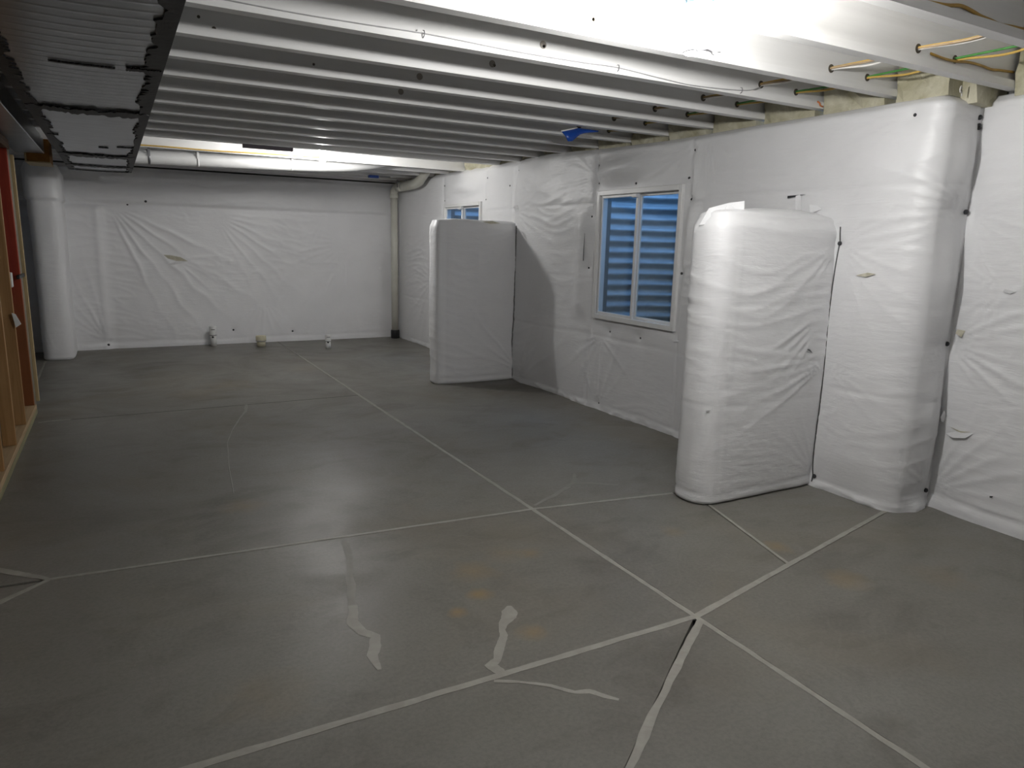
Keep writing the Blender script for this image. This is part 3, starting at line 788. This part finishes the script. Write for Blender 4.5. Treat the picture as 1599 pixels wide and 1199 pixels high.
SEAM_SHADE = mat('painted_seam_shade', (.09, .09, .09), .7)  # dark grey painted in for the shade of the stub-wall gaps
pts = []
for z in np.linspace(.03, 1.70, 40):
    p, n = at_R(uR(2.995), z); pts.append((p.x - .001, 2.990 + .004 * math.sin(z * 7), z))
tube('seam_shade_strip', pts, .0045, SEAM_SHADE, f2, 6)  # dark tube drawn as the shadowed gap between stub wall and blanket
# folded peak of facing on top of the rounded end
vs = [(2.985, 3.16, 1.735), (3.03, 3.06, 1.745), (3.12, 3.03, 1.765), (3.205, 3.035, 1.795), (3.205, 3.05, 1.835), (3.13, 3.10, 1.822), (3.03, 3.15, 1.79)]
pk = [(x, y + .006, z - .004) for x, y, z in vs]
vs = [(x, y + (.01 if i < 4 else 0), z - (.055 if i < 4 else .014)) for i, (x, y, z) in enumerate(vs)]; pk = [(x, y + .006, z - .004) for x, y, z in vs]
k = len(vs)
mesh_obj('folded_flap', vs + pk, [list(range(k)), list(range(k, 2 * k))[::-1]] + [[i, (i + 1) % k, k + (i + 1) % k, k + i] for i in range(k)], VINYL, f2)

def disp_F1(U, V, L1, arc, L):
    D = .022 * np.sin(np.pi * np.clip(U / L1, 0, 1)) ** .7 * (U < L1) + .014 * perlin(U * 1.1 + 9, V * .9)
    D -= .012 * np.exp(-U / .02)
    D += fans(U, V, [(0.0, .10, 10, 60, .1, .4, 28, .012), (0.0, 1.0, -40, 20, .1, .3, 26, .005), (.1, 1.75, -120, -60, .1, .3, 26, .005)])
    D += dimples(U, V, [(.12, 1.74, .03, .08)])
    return D + crinkle(U, V, 8.7)
f1, at_F1, l1b, arb, ltb = wing('wing_wall', (7.20, 4.03, 2.985), None, .12, 1.765, 'x', disp_F1, 'grey-shaded vinyl-wrapped stub wall hiding the lower part of the small far window', .02, .012, .016, .62)
scrap(at_F1, .40, 1.77, [(-.10, -.01, 0), (.0, .012, .004), (.12, .0, .0), (.02, -.02, .006)], f1, TEARIN, 'tear')
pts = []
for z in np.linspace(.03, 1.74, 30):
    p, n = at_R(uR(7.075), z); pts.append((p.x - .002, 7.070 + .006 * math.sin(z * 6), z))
tube('seam_shade_strip', pts, .007, SEAM_SHADE, f1, 6)  # same painted gap shade, along the far stub wall
def disp_F3(U, V, L1, arc, L):
    D = .016 * perlin(U * 1.4 + 5, V * .8) - .012 * np.exp(-np.abs(V - 1.92) / .02) + .02 * (V > 1.92)
    D += fans(U, V, [(L1 + arc * .5, .05, 20, 160, .1, .3, 26, .006)])
    return D + crinkle(U, V, 12.2)
f3, at_F3, *_ = wing('wing_wall', (-0.69, 11.08, 10.20), None, .17, 2.33, 'y', disp_F3, 'tall narrow white vinyl-wrapped stub wall at the back left corner beyond the stud wall', .02, .014, .02, .68)

# ================================================================== WINDOWS
def window(name, y0, y1, z0, z1, label):
    w = struct(empty(name, (3.95, (y0 + y1) / 2, z0)), label)
    xf, xb = 3.948, 4.045
    F = .045
    def fb(n, *a, bev=.004, m=FRAMEW, par=w):
        o = box(n, *a, m, None, bev); shift(o, w); return o
    fb('frame', xf, xb, y0, y0 + F, z0, z1); fb('frame', xf, xb, y1 - F, y1, z0, z1)
    fb('frame', xf, xb, y0 + F, y1 - F, z0, z0 + F); fb('frame', xf - .004, xb, y0 + F, y1 - F, z1 - F, z1)
    ym = (y0 + y1) / 2
    S = .030
    def sash(a, b, x0, x1):
        bm = bmesh.new()
        c, d = z0 + F, z1 - F
        add_box(bm, x0, x1, a, a + S, c, d, .003); add_box(bm, x0, x1, b - S, b, c, d, .003)
        add_box(bm, x0, x1, a + S, b - S, c, c + S * .8, .003); add_box(bm, x0, x1, a + S, b - S, d - S * .8, d, .003)
        s = bm_obj('sash', bm, FRAMEW); shift(s, w)
        p = box('pane', (x0 + x1) / 2 - .002, (x0 + x1) / 2 + .002, a + S, b - S, c + S * .8, d - S * .8, GLASS)
        p.parent = s; p.matrix_parent_inverse = Matrix.Identity(4)
        return s
    sash(ym - .012, y1 - F, 3.965, 3.990)
    sash(y0 + F, ym + .014, 3.995, 4.020)
    fb('sash_latch', 3.940, 3.966, ym - .012, ym + .05, z1 - F - .035, z1 - F - .002)
    return w
window('window_1', *WIN[0], 'white-framed sliding window with a blue corrugated well behind it')
window('window_2', *WIN[1], 'small visible top of the far sliding window above the wrapped stub wall')

def window_well(y0, y1, label, floorz=.78, top=2.36, group=None):
    c = (y0 + y1) / 2; hw = (y1 - y0) / 2 + .10; dep = 0.92; x0 = 4.125
    t = tag(empty('window_well', (x0, c, floorz)), label, 'window well')
    nv = int((top - floorz) / .105 * 12); nu = 48
    vs = []
    for i in range(nv + 1):
        z = floorz + (top - floorz) * i / nv
        o = .016 * math.sin(2 * math.pi * (z - floorz) / .105)
        for j in range(nu + 1):
            a = math.pi * j / nu
            ca, sa = math.cos(a), math.sin(a)
            px = (abs(sa) ** .7) * (dep + o); py = math.copysign(abs(ca) ** .7, ca) * (hw + o)
            vs.append((x0 + px, c + py, z))
    fs = [(i * (nu + 1) + j, i * (nu + 1) + j + 1, (i + 1) * (nu + 1) + j + 1, (i + 1) * (nu + 1) + j) for i in range(nv) for j in range(nu)]
    o = mesh_obj('corrugated_sheet', vs, fs, CORR, None, True); shift(o, t)
    g = box('gravel_bed', x0, x0 + dep + .02, c - hw, c + hw, floorz - .06, floorz, GRAVEL); shift(g, t)
window_well(WIN[0][0], WIN[0][1], 'corrugated steel window well seen through the large sliding window')
window_well(WIN[1][0], WIN[1][1], 'corrugated steel window well seen through the far small window pane')

# ================================================================== OTHER WALLS OF THE SHELL (behind the camera and far left)
struct(box('wall_far_left', -3.6, -3.4, -2.2, 11.5, 0, JT, FOUND))
struct(box('wall_front', -3.6, 4.7, -2.4, -2.2, 0, JT, VINYL))
struct(box('trim_1', 4.17, 4.23, 2.48, 11.6, 2.40, JT, FOUND), 'rim board closing the joist bays over the right wall')
struct(box('trim_3', 4.49, 4.66, -2.2, 2.48, 2.40, JT, FOUND), 'rim board over the wall section nearest the camera')
struct(box('trim_2', -3.4, 4.17, 11.42, 11.6, 2.40, JT, FOUND), 'rim board over the back wall')

# ================================================================== STUD WALL (left)
wall_left = struct(empty('wall_left', (-.69, 4.5, 0)), 'unfinished wood stud wall along the left side')
def wl(name, *a, m=PINE, bev=.003, label=None):
    o = box(name, *a, m, None, bev); shift(o, wall_left)
    if label: o['label'] = label
    return o
XS = -.690
wl('bottom_plate', XS - .095, XS + .004, 0.5, 7.24, 0.0, .038, m=TREATED, label='greenish treated bottom plate on the concrete')
wl('bottom_plate', XS - .092, XS, 0.5, 7.24, .038, .076, m=PINE_Y)
wl('top_plate', XS - .092, XS, 0.5, 7.30, 2.20, 2.238, m=BROWNW)
wl('top_plate', XS - .092, XS, 0.5, 7.30, 2.238, 2.276, m=BROWNW)
for y in (7.20, 6.485, 5.86, 5.225, 4.60, 3.98, 3.36, 2.75, 2.14, 1.53, .92):
    red = y == 7.20
    wl('stud', XS - .089, XS - .006 - random.uniform(0, .006), y, y + .038, .076, 2.20, m=REDW if red else PINE, label='red-stained stud' if red else None)
wl('end_post', XS - .075, XS - .012, 7.262, 7.42, 0.0, 2.22, m=GREYW, label='greyed post closing the end of the wall')
wl('batten', XS - .014, XS + .012, 7.40, 7.44, .07, 2.17, m=PALEW, label='pale upright batten stopping short of the floor')
wl('strap', XS - .02, XS + .002, 7.02, 7.40, 1.165, 1.195, m=BLACK, label='black strap')
tag(mesh_obj('paper_tag', [(-.705, 6.44, .945), (-.683, 6.45, .935), (-.655, 6.46, .86), (-.690, 6.45, .835), (-.705, 6.442, .947), (-.683, 6.452, .937), (-.655, 6.462, .862), (-.690, 6.452, .837)],
             [(0, 1, 2, 3), (7, 6, 5, 4), (0, 4, 5, 1), (1, 5, 6, 2), (2, 6, 7, 3), (3, 7, 4, 0)], PAPER), 'small white paper tag hanging from a stud of the left wall', 'tag')
bx = tag(box('switch_box', -.735, -.690, 6.525, 6.60, 1.13, 1.24, PVCW, None, .004), 'white electrical box on the stud beside the black strap', 'electrical box')
bx2 = tag(box('switch_box', -.735, -.688, 5.90, 5.98, 1.78, 1.90, PVCW, None, .004), 'white electrical box high on a stud at the left edge', 'electrical box')

# ================================================================== SHEET-METAL TRUNK DUCT
DX0, DX1, DZ = -.375, .240, 2.25
duct = tag(empty('trunk_duct', (-.07, 5, DZ)), 'ribbed grey sheet-metal duct with black mastic seams hanging at upper left', 'duct')
def duct_panel(y0, y1, ribs, amp, z=DZ, x0=DX0, x1=DX1):
    n = max(2, int((y1 - y0) / .008)); vs = []; fs = []
    for i in range(n + 1):
        y = y0 + (y1 - y0) * i / n
        ph = ((y - y0) / ribs) % 1.0
        o = amp * max(0.0, math.cos((ph - .5) * 2 * math.pi)) ** 6
        cross = .012 * math.sin(math.pi * min(1, max(0, (y - y0) / (y1 - y0))))
        for x in np.linspace(x0, x1, 7):
            e = math.sin(math.pi * (x - x0) / (x1 - x0)); vs.append((x, y, z - o - cross * e))
    for i in range(n):
        for j in range(6): a = i * 7 + j; fs.append((a, a + 1, a + 8, a + 7))
    o = mesh_obj('bottom_panel', vs, fs, GALV, None, True); shift(o, duct)
for y0, y1, rb in ((-1.2, 1.2, .10), (1.2, 4.985, .098), (5.015, 7.75, .115), (7.80, 8.93, .14), (8.97, 9.60, .15)):
    duct_panel(y0, y1, rb, .0014 if y0 < 5 else .0007)
for nm, a in (('side_panel', (DX1 - .002, DX1, -1.2, 9.6, DZ, JZ - .004)), ('side_panel', (DX0, DX0 + .002, -1.2, 9.6, DZ, JZ - .004)), ('end_panel', (DX0, DX1, 9.598, 9.60, DZ, JZ - .004)), ('top_panel', (DX0, DX1, -1.2, 9.6, JZ - .006, JZ - .004))):
    shift(box(nm, *a, GALV), duct)
def mastic(y0, y1, edge, w0, rnd, side=1, z=DZ - .009):
    """smear of duct sealant along a bottom edge with a brushed, ragged inner border"""
    vs = []; fs = []; n = int((y1 - y0) / .03)
    for i in range(n + 1):
        y = y0 + (y1 - y0) * i / n
        w = w0 * (1 + .55 * float(perlin(y * 2.3 + edge * 9, 3.3)) + .35 * rnd.uniform(-1, 1) * (float(perlin(y * 1.3, 8.1)) > -.1))
        w = max(.012, w)
        vs += [(edge, y, DZ + .05), (edge + side * .004, y, z), (edge - side * w, y, z - .002), (edge - side * w, y, DZ - .001)]
    for i in range(n):
        for j in range(3): a = i * 4 + j; fs.append((a, a + 4, a + 5, a + 1))
    o = mesh_obj('mastic_band', vs, fs, MASTIC); shift(o, duct)
rr = random.Random(4)
mastic(-1.2, 4.95, DX1, .055, rr, 1); mastic(4.95, 9.6, DX1, .05, rr, 1)
mastic(-1.2, 4.9, DX0, .06, rr, -1); mastic(4.9, 9.6, DX0, .055, rr, -1)
def mastic_cross(y, w, x0=DX0, x1=DX1):
    vs = []; fs = []; n = 40
    for i in range(n + 1):
        x = x0 + (x1 - x0) * i / n; a = w * (.5 + .25 * rr.uniform(-1, 1)); b = w * (.5 + .25 * rr.uniform(-1, 1))
        sag = .012 * math.sin(math.pi * (x - DX0) / (DX1 - DX0)) * .5
        vs += [(x, y - a, DZ - .006 - sag), (x, y - a, DZ - .013 - sag), (x, y + b, DZ - .013 - sag), (x, y + b, DZ - .006 - sag)]
    for i in range(n):
        for j in range(3): k = i * 4 + j; fs.append((k, k + 4, k + 5, k + 1))
    shift(mesh_obj('mastic_band', vs, fs, MASTIC), duct)
mastic_cross(5.0, .17); mastic_cross(7.775, .22); mastic_cross(8.95, .16); mastic_cross(9.57, .10)
mastic_cross(3.63, .016, -.18, .06); mastic_cross(6.3, .05, -.36, -.29); mastic_cross(3.62, .05, .10, .235); mastic_cross(6.95, .05, -.05, .02); mastic_cross(6.85, .05, .08, .20)

# round branch duct with strap hangers
bd = tag(empty('round_duct', (.245, 8.92, 2.385)), 'round white-painted branch duct running right from the trunk duct, lit by the far bulb', 'duct')
pts = spline([(.245, 8.90, 2.364), (.40, 8.90, 2.367), (.90, 8.90, 2.378), (1.40, 8.90, 2.388), (2.0, 8.90, 2.404), (2.55, 8.90, 2.435), (2.9, 8.91, 2.49), (3.1, 8.92, 2.54)], 6)
shift(tube('pipe', pts, .076, GREYDUCT, None, 24), bd)
for x, z in ((.40, 2.367), (.885, 2.3775), (1.9, 2.401)):
    m = GREYM if x < .6 else GREYDUCT
    shift(tube('collar', [(x - .012, 8.90, z), (x + .012, 8.90, z + .001)], .0785, m, None, 24), bd)
    shift(box('hanger_strap', x - .012, x + .012, 8.815, 8.8175, z, 2.52, m), bd)
# second white-grey box duct and raw board end tucked beside the trunk
sd = tag(box('side_duct', -.76, -.52, 2.0, 8.45, 2.285, 2.43, GALV, None, .004), 'narrow grey metal box duct above the stud wall, left of the ribbed trunk duct', 'duct')
ob = tag(empty('wood_block', (-.58, 9.0, 2.2)), 'orange-brown wood block under the joists at the end of the narrow duct', 'wood')
bm = bmesh.new(); add_box(bm, -.675, -.485, 8.52, 8.95, 2.215, 2.43, .006); shift(bm_obj('block', bm, ORW), ob)
shift(box('edge_strip', -.69, -.675, 8.50, 8.95, 2.205, 2.43, PALEW, None, .002), ob); shift(box('edge_strip', -.675, -.485, 8.50, 8.95, 2.203, 2.215, PALEW, None, .002), ob)
hb = tag(box('header_beam', -1.10, -.78, 3.2, 7.4, 2.29, 2.438, BROWNW, None, .005), 'dark brown wood header above the top plate of the stud wall', 'beam')

# ================================================================== LAMPS
def bulb_lamp(name, loc, strength, label, box_z, joist_face=None):
    x, y, z = loc
    t = tag(empty(name, (x, y, z)), label, 'light', 'bare bulb ceiling lamps')
    shift(lathe('junction_box', [(.050, 0), (.052, .004), (.050, .008), (.050, .050)], LBLUE, (x, y, box_z), None, 24), t)
    shift(lathe('lampholder', [(.030, box_z - z - .052), (.030, box_z - z - .030), (.034, box_z - z - .024), (.054, box_z - z - .010), (.056, box_z - z - .001)], SHADEW, (x, y, z), None, 24), t)
    prof = [(.0005, -.036), (.012, -.0345), (.022, -.029), (.030, -.019), (.033, -.006), (.0325, .006), (.029, .020), (.023, .034), (.017, .046), (.0145, .056), (.0145, box_z - z - .05)]
    shift(lathe('bulb', prof, m_emit('glowing_bulb', (1.0, .99, .97), strength), (x, y, z), None, 20), t)
    return t
b1 = bulb_lamp('ceiling_lamp', (2.015, 2.22, 2.335), BULB_NEAR, 'bare glowing bulb under a blue box between joists at top right', 2.455)
shift(box('mounting_strap', 1.95, 2.08, 2.262, 2.269, 2.49, 2.53, GREYM), b1)
b2 = bulb_lamp('ceiling_lamp', (2.06, 8.05, 2.395), BULB_FAR, 'bare glowing bulb in the distance beside the round white duct', 2.56)
shift(box('mounting_strap', 1.7, 2.5, 8.045, 8.057, 2.61, 2.635, GREYM), b2)
# thin wire guard hanging round the tip of the near bulb
gx, gy, gz = 2.015, 2.22, 2.283
shift(tube('guard_ring', [(gx + .055 * math.cos(a), gy + .055 * math.sin(a), gz) for a in np.linspace(0, 2 * math.pi, 25)], .0022, GREYM, None, 6), b1)
shift(tube('guard_wire', [(gx - .075, gy - .05, gz + .008), (gx - .05, gy - .052, gz - .010), (gx - .02, gy - .055, gz - .004), (gx + .012, gy - .055, gz - .004), (gx + .03, gy - .055, gz - .014), (gx + .055, gy - .05, gz + .002), (gx + .10, gy - .02, gz + .012)], .002, GREYM, None, 6), b1)
for a in (.6, 2.6, 4.7):
    shift(tube('guard_wire', spline([(gx + .055 * math.cos(a), gy + .055 * math.sin(a), gz), (gx + .058 * math.cos(a), gy + .058 * math.sin(a), gz + .06), (gx + .034 * math.cos(a), gy + .034 * math.sin(a), gz + .125)], 4), .0018, GREYM, None, 6), b1)
tag(box('steel_plate', 1.18, 1.66, jy(12) - .03, jy(12) + .03, 2.405, 2.439, PLATE, None, .002), 'dark flat steel plate under a joist left of the far bulb', 'plate')

# ================================================================== CABLES THROUGH THE JOISTS
def cable(pts, r, m, label, group=None, n=8):
    o = tube('electrical_cable', spline(pts, n), r, m, None, 8); return tag(o, label, 'cable', group)
def run(x, z, y0, y1, dx, dz, amp, seed):
    rnd = random.Random(seed); out = []
    y = y0
    ks = [k for k in range(0, 19) if y0 < jy(k) < y1]
    out.append((x + dx, y0, z + dz))
    for a, b in zip(ks, ks[1:] + [None]):
        out.append((x + dx * .4 + rnd.uniform(-.004, .004), jy(a), z + dz * .4))
        if b is not None: out.append((x + dx * 1.4 + rnd.uniform(-amp, amp), (jy(a) + jy(b)) / 2, z + dz - amp * rnd.uniform(.3, 1)))
    out.append((x + dx, y1, z + dz)); return out
cable(run(3.49, 2.524, 1.25, 7.4, 0, .008, .016, 1), .006, C_YEL, 'yellow cable of the inner bundle threaded through the joists near the right wall')
cable(run(3.49, 2.524, 1.25, 4.45, .006, -.010, .014, 2), .0055, C_WHT, 'white cable of the inner bundle threaded through the joists near the right wall')
cable(run(3.49, 2.524, 1.25, 5.4, -.007, -.002, .020, 3), .0055, C_TAN, 'tan cable of the inner bundle threaded through the joists near the right wall')
cable(run(3.80, 2.517, 1.25, 5.9, 0, .008, .014, 4), .006, C_GRN, 'green cable of the outer bundle threaded through the joists beside the right wall')
cable(run(3.80, 2.517, 1.25, 7.0, .005, -.007, .016, 5), .006, C_YEL, 'yellow cable of the outer bundle threaded through the joists beside the right wall')
for k in range(1, 8):
    knockout(k, 3.49, 2.524, .022); knockout(k, 3.80, 2.517, .020)
yw = jy(0) - .014
cable([(2.35, yw, 2.52), (2.56, yw, 2.488), (2.686, yw, 2.478), (2.80, yw, 2.484), (2.887, yw, 2.491), (2.97, yw, 2.503), (3.05, yw, 2.497), (3.108, yw, 2.489), (3.18, yw, 2.485), (3.251, yw, 2.480), (3.35, yw, 2.486), (3.441, yw, 2.490), (3.8, yw, 2.51), (4.33, yw, 2.53)], .007, C_ORA,
      'ochre cable stapled in waves along the nearest joist at top right')
yw = jy(1) - .014
cable([(3.59, jy(1) - .004, 2.517), (3.62, yw, 2.510), (3.70, yw, 2.505), (3.80, yw, 2.506), (3.90, yw, 2.516), (4.02, yw, 2.516), (4.12, yw, 2.510), (4.20, yw, 2.516), (4.335, yw, 2.524)], .0065, C_ORA,
      'short ochre cable sagging along the second joist to the wall')
yw = jy(3) - .0345
cable([(.30, yw, 2.474), (.70, yw, 2.466), (1.0, yw, 2.468), (1.34, yw, 2.473), (1.778, yw, 2.464), (2.155, yw, 2.466), (2.399, yw, 2.471), (2.7, yw, 2.455), (2.944, yw, 2.447), (3.317, yw, 2.466), (3.46, jy(3) - .02, 2.50), (3.49, jy(3) - .008, 2.520)], .0028, C_GRY,
      'thin grey wire stapled along the lower edge of a joist')
for x, z, w in ((1.30, 2.473, 'leftmost wire staple on the thin grey wire along the joist'), (2.399, 2.471, 'wire staple on the thin grey wire, middle one of three'), (3.30, 2.466, 'wire staple on the thin grey wire nearest the cable holes')):
    tag(tube('staple', [(x, yw + .003, z - .018), (x + .002, yw - .006, z - .012), (x + .004, yw - .008, z), (x + .002, yw - .006, z + .012), (x, yw + .003, z + .014)], .0022, GREYM, None, 6),
        w, 'staple', 'staples on the thin grey wire')
yj = jy(14) - .036
cable([(.25, yj, 2.452), (.6, yj, 2.455), (1.0, yj, 2.452), (1.5, yj, 2.462), (2.2, yj, 2.47)], .008, C_YEL, 'yellow cable along the joist above the round white duct')
tag(tube('cable_staple', [(3.97, jy(3) - .036, 2.478), (3.985, jy(3) - .042, 2.466), (4.0, jy(3) - .036, 2.455), (4.02, jy(3) - .04, 2.450)], .005, COPPER, None, 6), 'orange wire end curling out by the top of the right wall', 'wire')

# blue plastic flap under a joist; blue box in the distance
def sheet(name, rows, m, th=.003):
    nr, nc = len(rows), len(rows[0]); vs = [Vector(p) for r in rows for p in r]; vb = [v + Vector((0, th, 0)) for v in vs]
    n = len(vs); fs = []
    for i in range(nr - 1):
        for j in range(nc - 1):
            a = i * nc + j; fs += [(a, a + 1, a + nc + 1, a + nc), (n + a + nc, n + a + nc + 1, n + a + 1, n + a)]
    rim = [j for j in range(nc)] + [i * nc + nc - 1 for i in range(1, nr)] + [(nr - 1) * nc + j for j in range(nc - 2, -1, -1)] + [i * nc for i in range(nr - 2, 0, -1)]
    for a, b in zip(rim, rim[1:] + rim[:1]): fs.append((a, n + a, n + b, b))
    return mesh_obj(name, vs + vb, fs, m, None, True)
yb = 4.835
bt = tag(empty('blue_flap', (3.2, yb, 2.4)), 'blue plastic flap hanging from a joist above the large window', 'plastic sheet')
top = [(3.06, yb - .02, 2.398), (3.115, yb - .02, 2.413), (3.165, yb - .018, 2.426), (3.21, yb - .01, 2.438), (3.27, yb, 2.439), (3.34, yb, 2.439), (3.425, yb + .004, 2.438)]
mid_ = [(3.085, yb - .045, 2.360), (3.13, yb - .045, 2.372), (3.175, yb - .035, 2.392), (3.215, yb - .022, 2.412), (3.27, yb - .012, 2.423), (3.34, yb - .008, 2.430), (3.42, yb, 2.432)]
bot = [(3.105, yb - .05, 2.325), (3.14, yb - .055, 2.328), (3.18, yb - .05, 2.358), (3.22, yb - .035, 2.385), (3.27, yb - .022, 2.402), (3.34, yb - .014, 2.415), (3.41, yb - .006, 2.425)]
shift(sheet('flap', [top, mid_, bot], BLUE), bt)
shift(tube('stiff_edge', [top[0], top[1], top[2], top[3]], .006, C_WHT, None, 6), bt)
bz = tag(empty('junction_box', (3.2, 10.05, 2.40)), 'distant blue electrical box under the joists near the back wall', 'electrical box')
shift(box('box', 3.20, 3.34, 9.98, 10.06, 2.400, 2.436, BLUE, None, .006), bz); shift(box('bracket', 3.36, 3.52, 10.02, 10.03, 2.42, 2.436, GREYM), bz)

# ================================================================== DRAIN PIPE IN THE BACK CORNER
dp = tag(empty('drain_pipe', (3.88, 10.86, 0)), 'cream vertical drain pipe with elbow and black foot in the back right corner', 'pipe')
px, py = 3.872, 10.86
shift(tube('riser', [(px, py, .10), (px, py, 1.2), (px, py, 2.25)], .055, PVC, None, 20), dp)
shift(lathe('foot_coupling', [(.064, 0), (.068, .01), (.068, .125), (.062, .135)], BLACK, (px, py, 0), None, 20), dp)
shift(lathe('elbow_collar', [(.064, 0), (.067, .004), (.067, .055), (.060, .06)], PVC, (px, py, 2.19), None, 20), dp)
shift(tube('elbow', spline([(px, py, 2.24), (px, py - .02, 2.30), (px, py - .10, 2.34), (px, py - .22, 2.345)], 5), .060, PVC, None, 18), dp)
shift(tube('coupling', [(px, py - .20, 2.345), (px, py - .42, 2.347)], .070, PVC, None, 18), dp)
shift(tube('bend', spline([(px, py - .40, 2.347), (px - .01, py - .85, 2.350), (px - .02, py - 1.10, 2.375), (px - .03, py - 1.30, 2.44), (px - .03, py - 1.45, 2.52)], 5), [.070] * 12 + [.060] * 9, PVC, None, 18), dp)
shift(box('hanger_strap', px - .075, px - .071, py - .36, py - .33, 2.33, 2.44, GREYM), dp); shift(box('hanger_strap', px + .071, px + .075, py - .36, py - .33, 2.33, 2.44, GREYM), dp)

# stub pipes rising from the slab in front of the back wall
def stub(name, x, y, r, h, m, label, cap=True, band=None, mark=False):
    t = tag(empty(name, (x, y, 0)), label, 'pipe stub')
    shift(lathe('pipe', [(r, 0), (r, h * .62)], m, (x, y, 0), None, 20), t)
    if cap: shift(lathe('cap', [(r * 1.14, h * .55), (r * 1.16, h * .57), (r * 1.16, h * .96), (r * 1.05, h), (r * .2, h * 1.01)], PVCW if m is not PVCY else PVCY, (x, y, 0), None, 20), t)
    if band: shift(lathe('band', [(r * 1.18, h * band), (r * 1.18, h * band + .012)], C_GRY, (x, y, 0), None, 20), t)
    if mark:
        o = lathe('label_mark', [(.014, 0), (.014, .003)], BLACK, (0, 0, 0), None, 10); o.rotation_euler = (math.pi / 2, 0, 0); o.location = (x - .01, y - r - .001, h * .47); shift(o, t)
        o2 = box('label_mark', x - .03, x + .02, y - r * 1.16 - .002, y - r * 1.12, h * .83, h * .86, BLACK); shift(o2, t)
    return t
stub('pipe_stub', 1.15, 10.86, .040, .285, PVCW, 'tall white capped pipe stub by the back wall, leftmost of the three stubs', True, .54, True)
stub('pipe_stub', 1.76, 10.62, .062, .155, PVCY, 'short wide yellowed pipe stub by the back wall between two slim ones', True, .5)
stub('pipe_stub', 2.60, 10.13, .036, .195, PVCW, 'slim white pipe stub on the floor nearest the vertical drain pipe', True, .5, True)
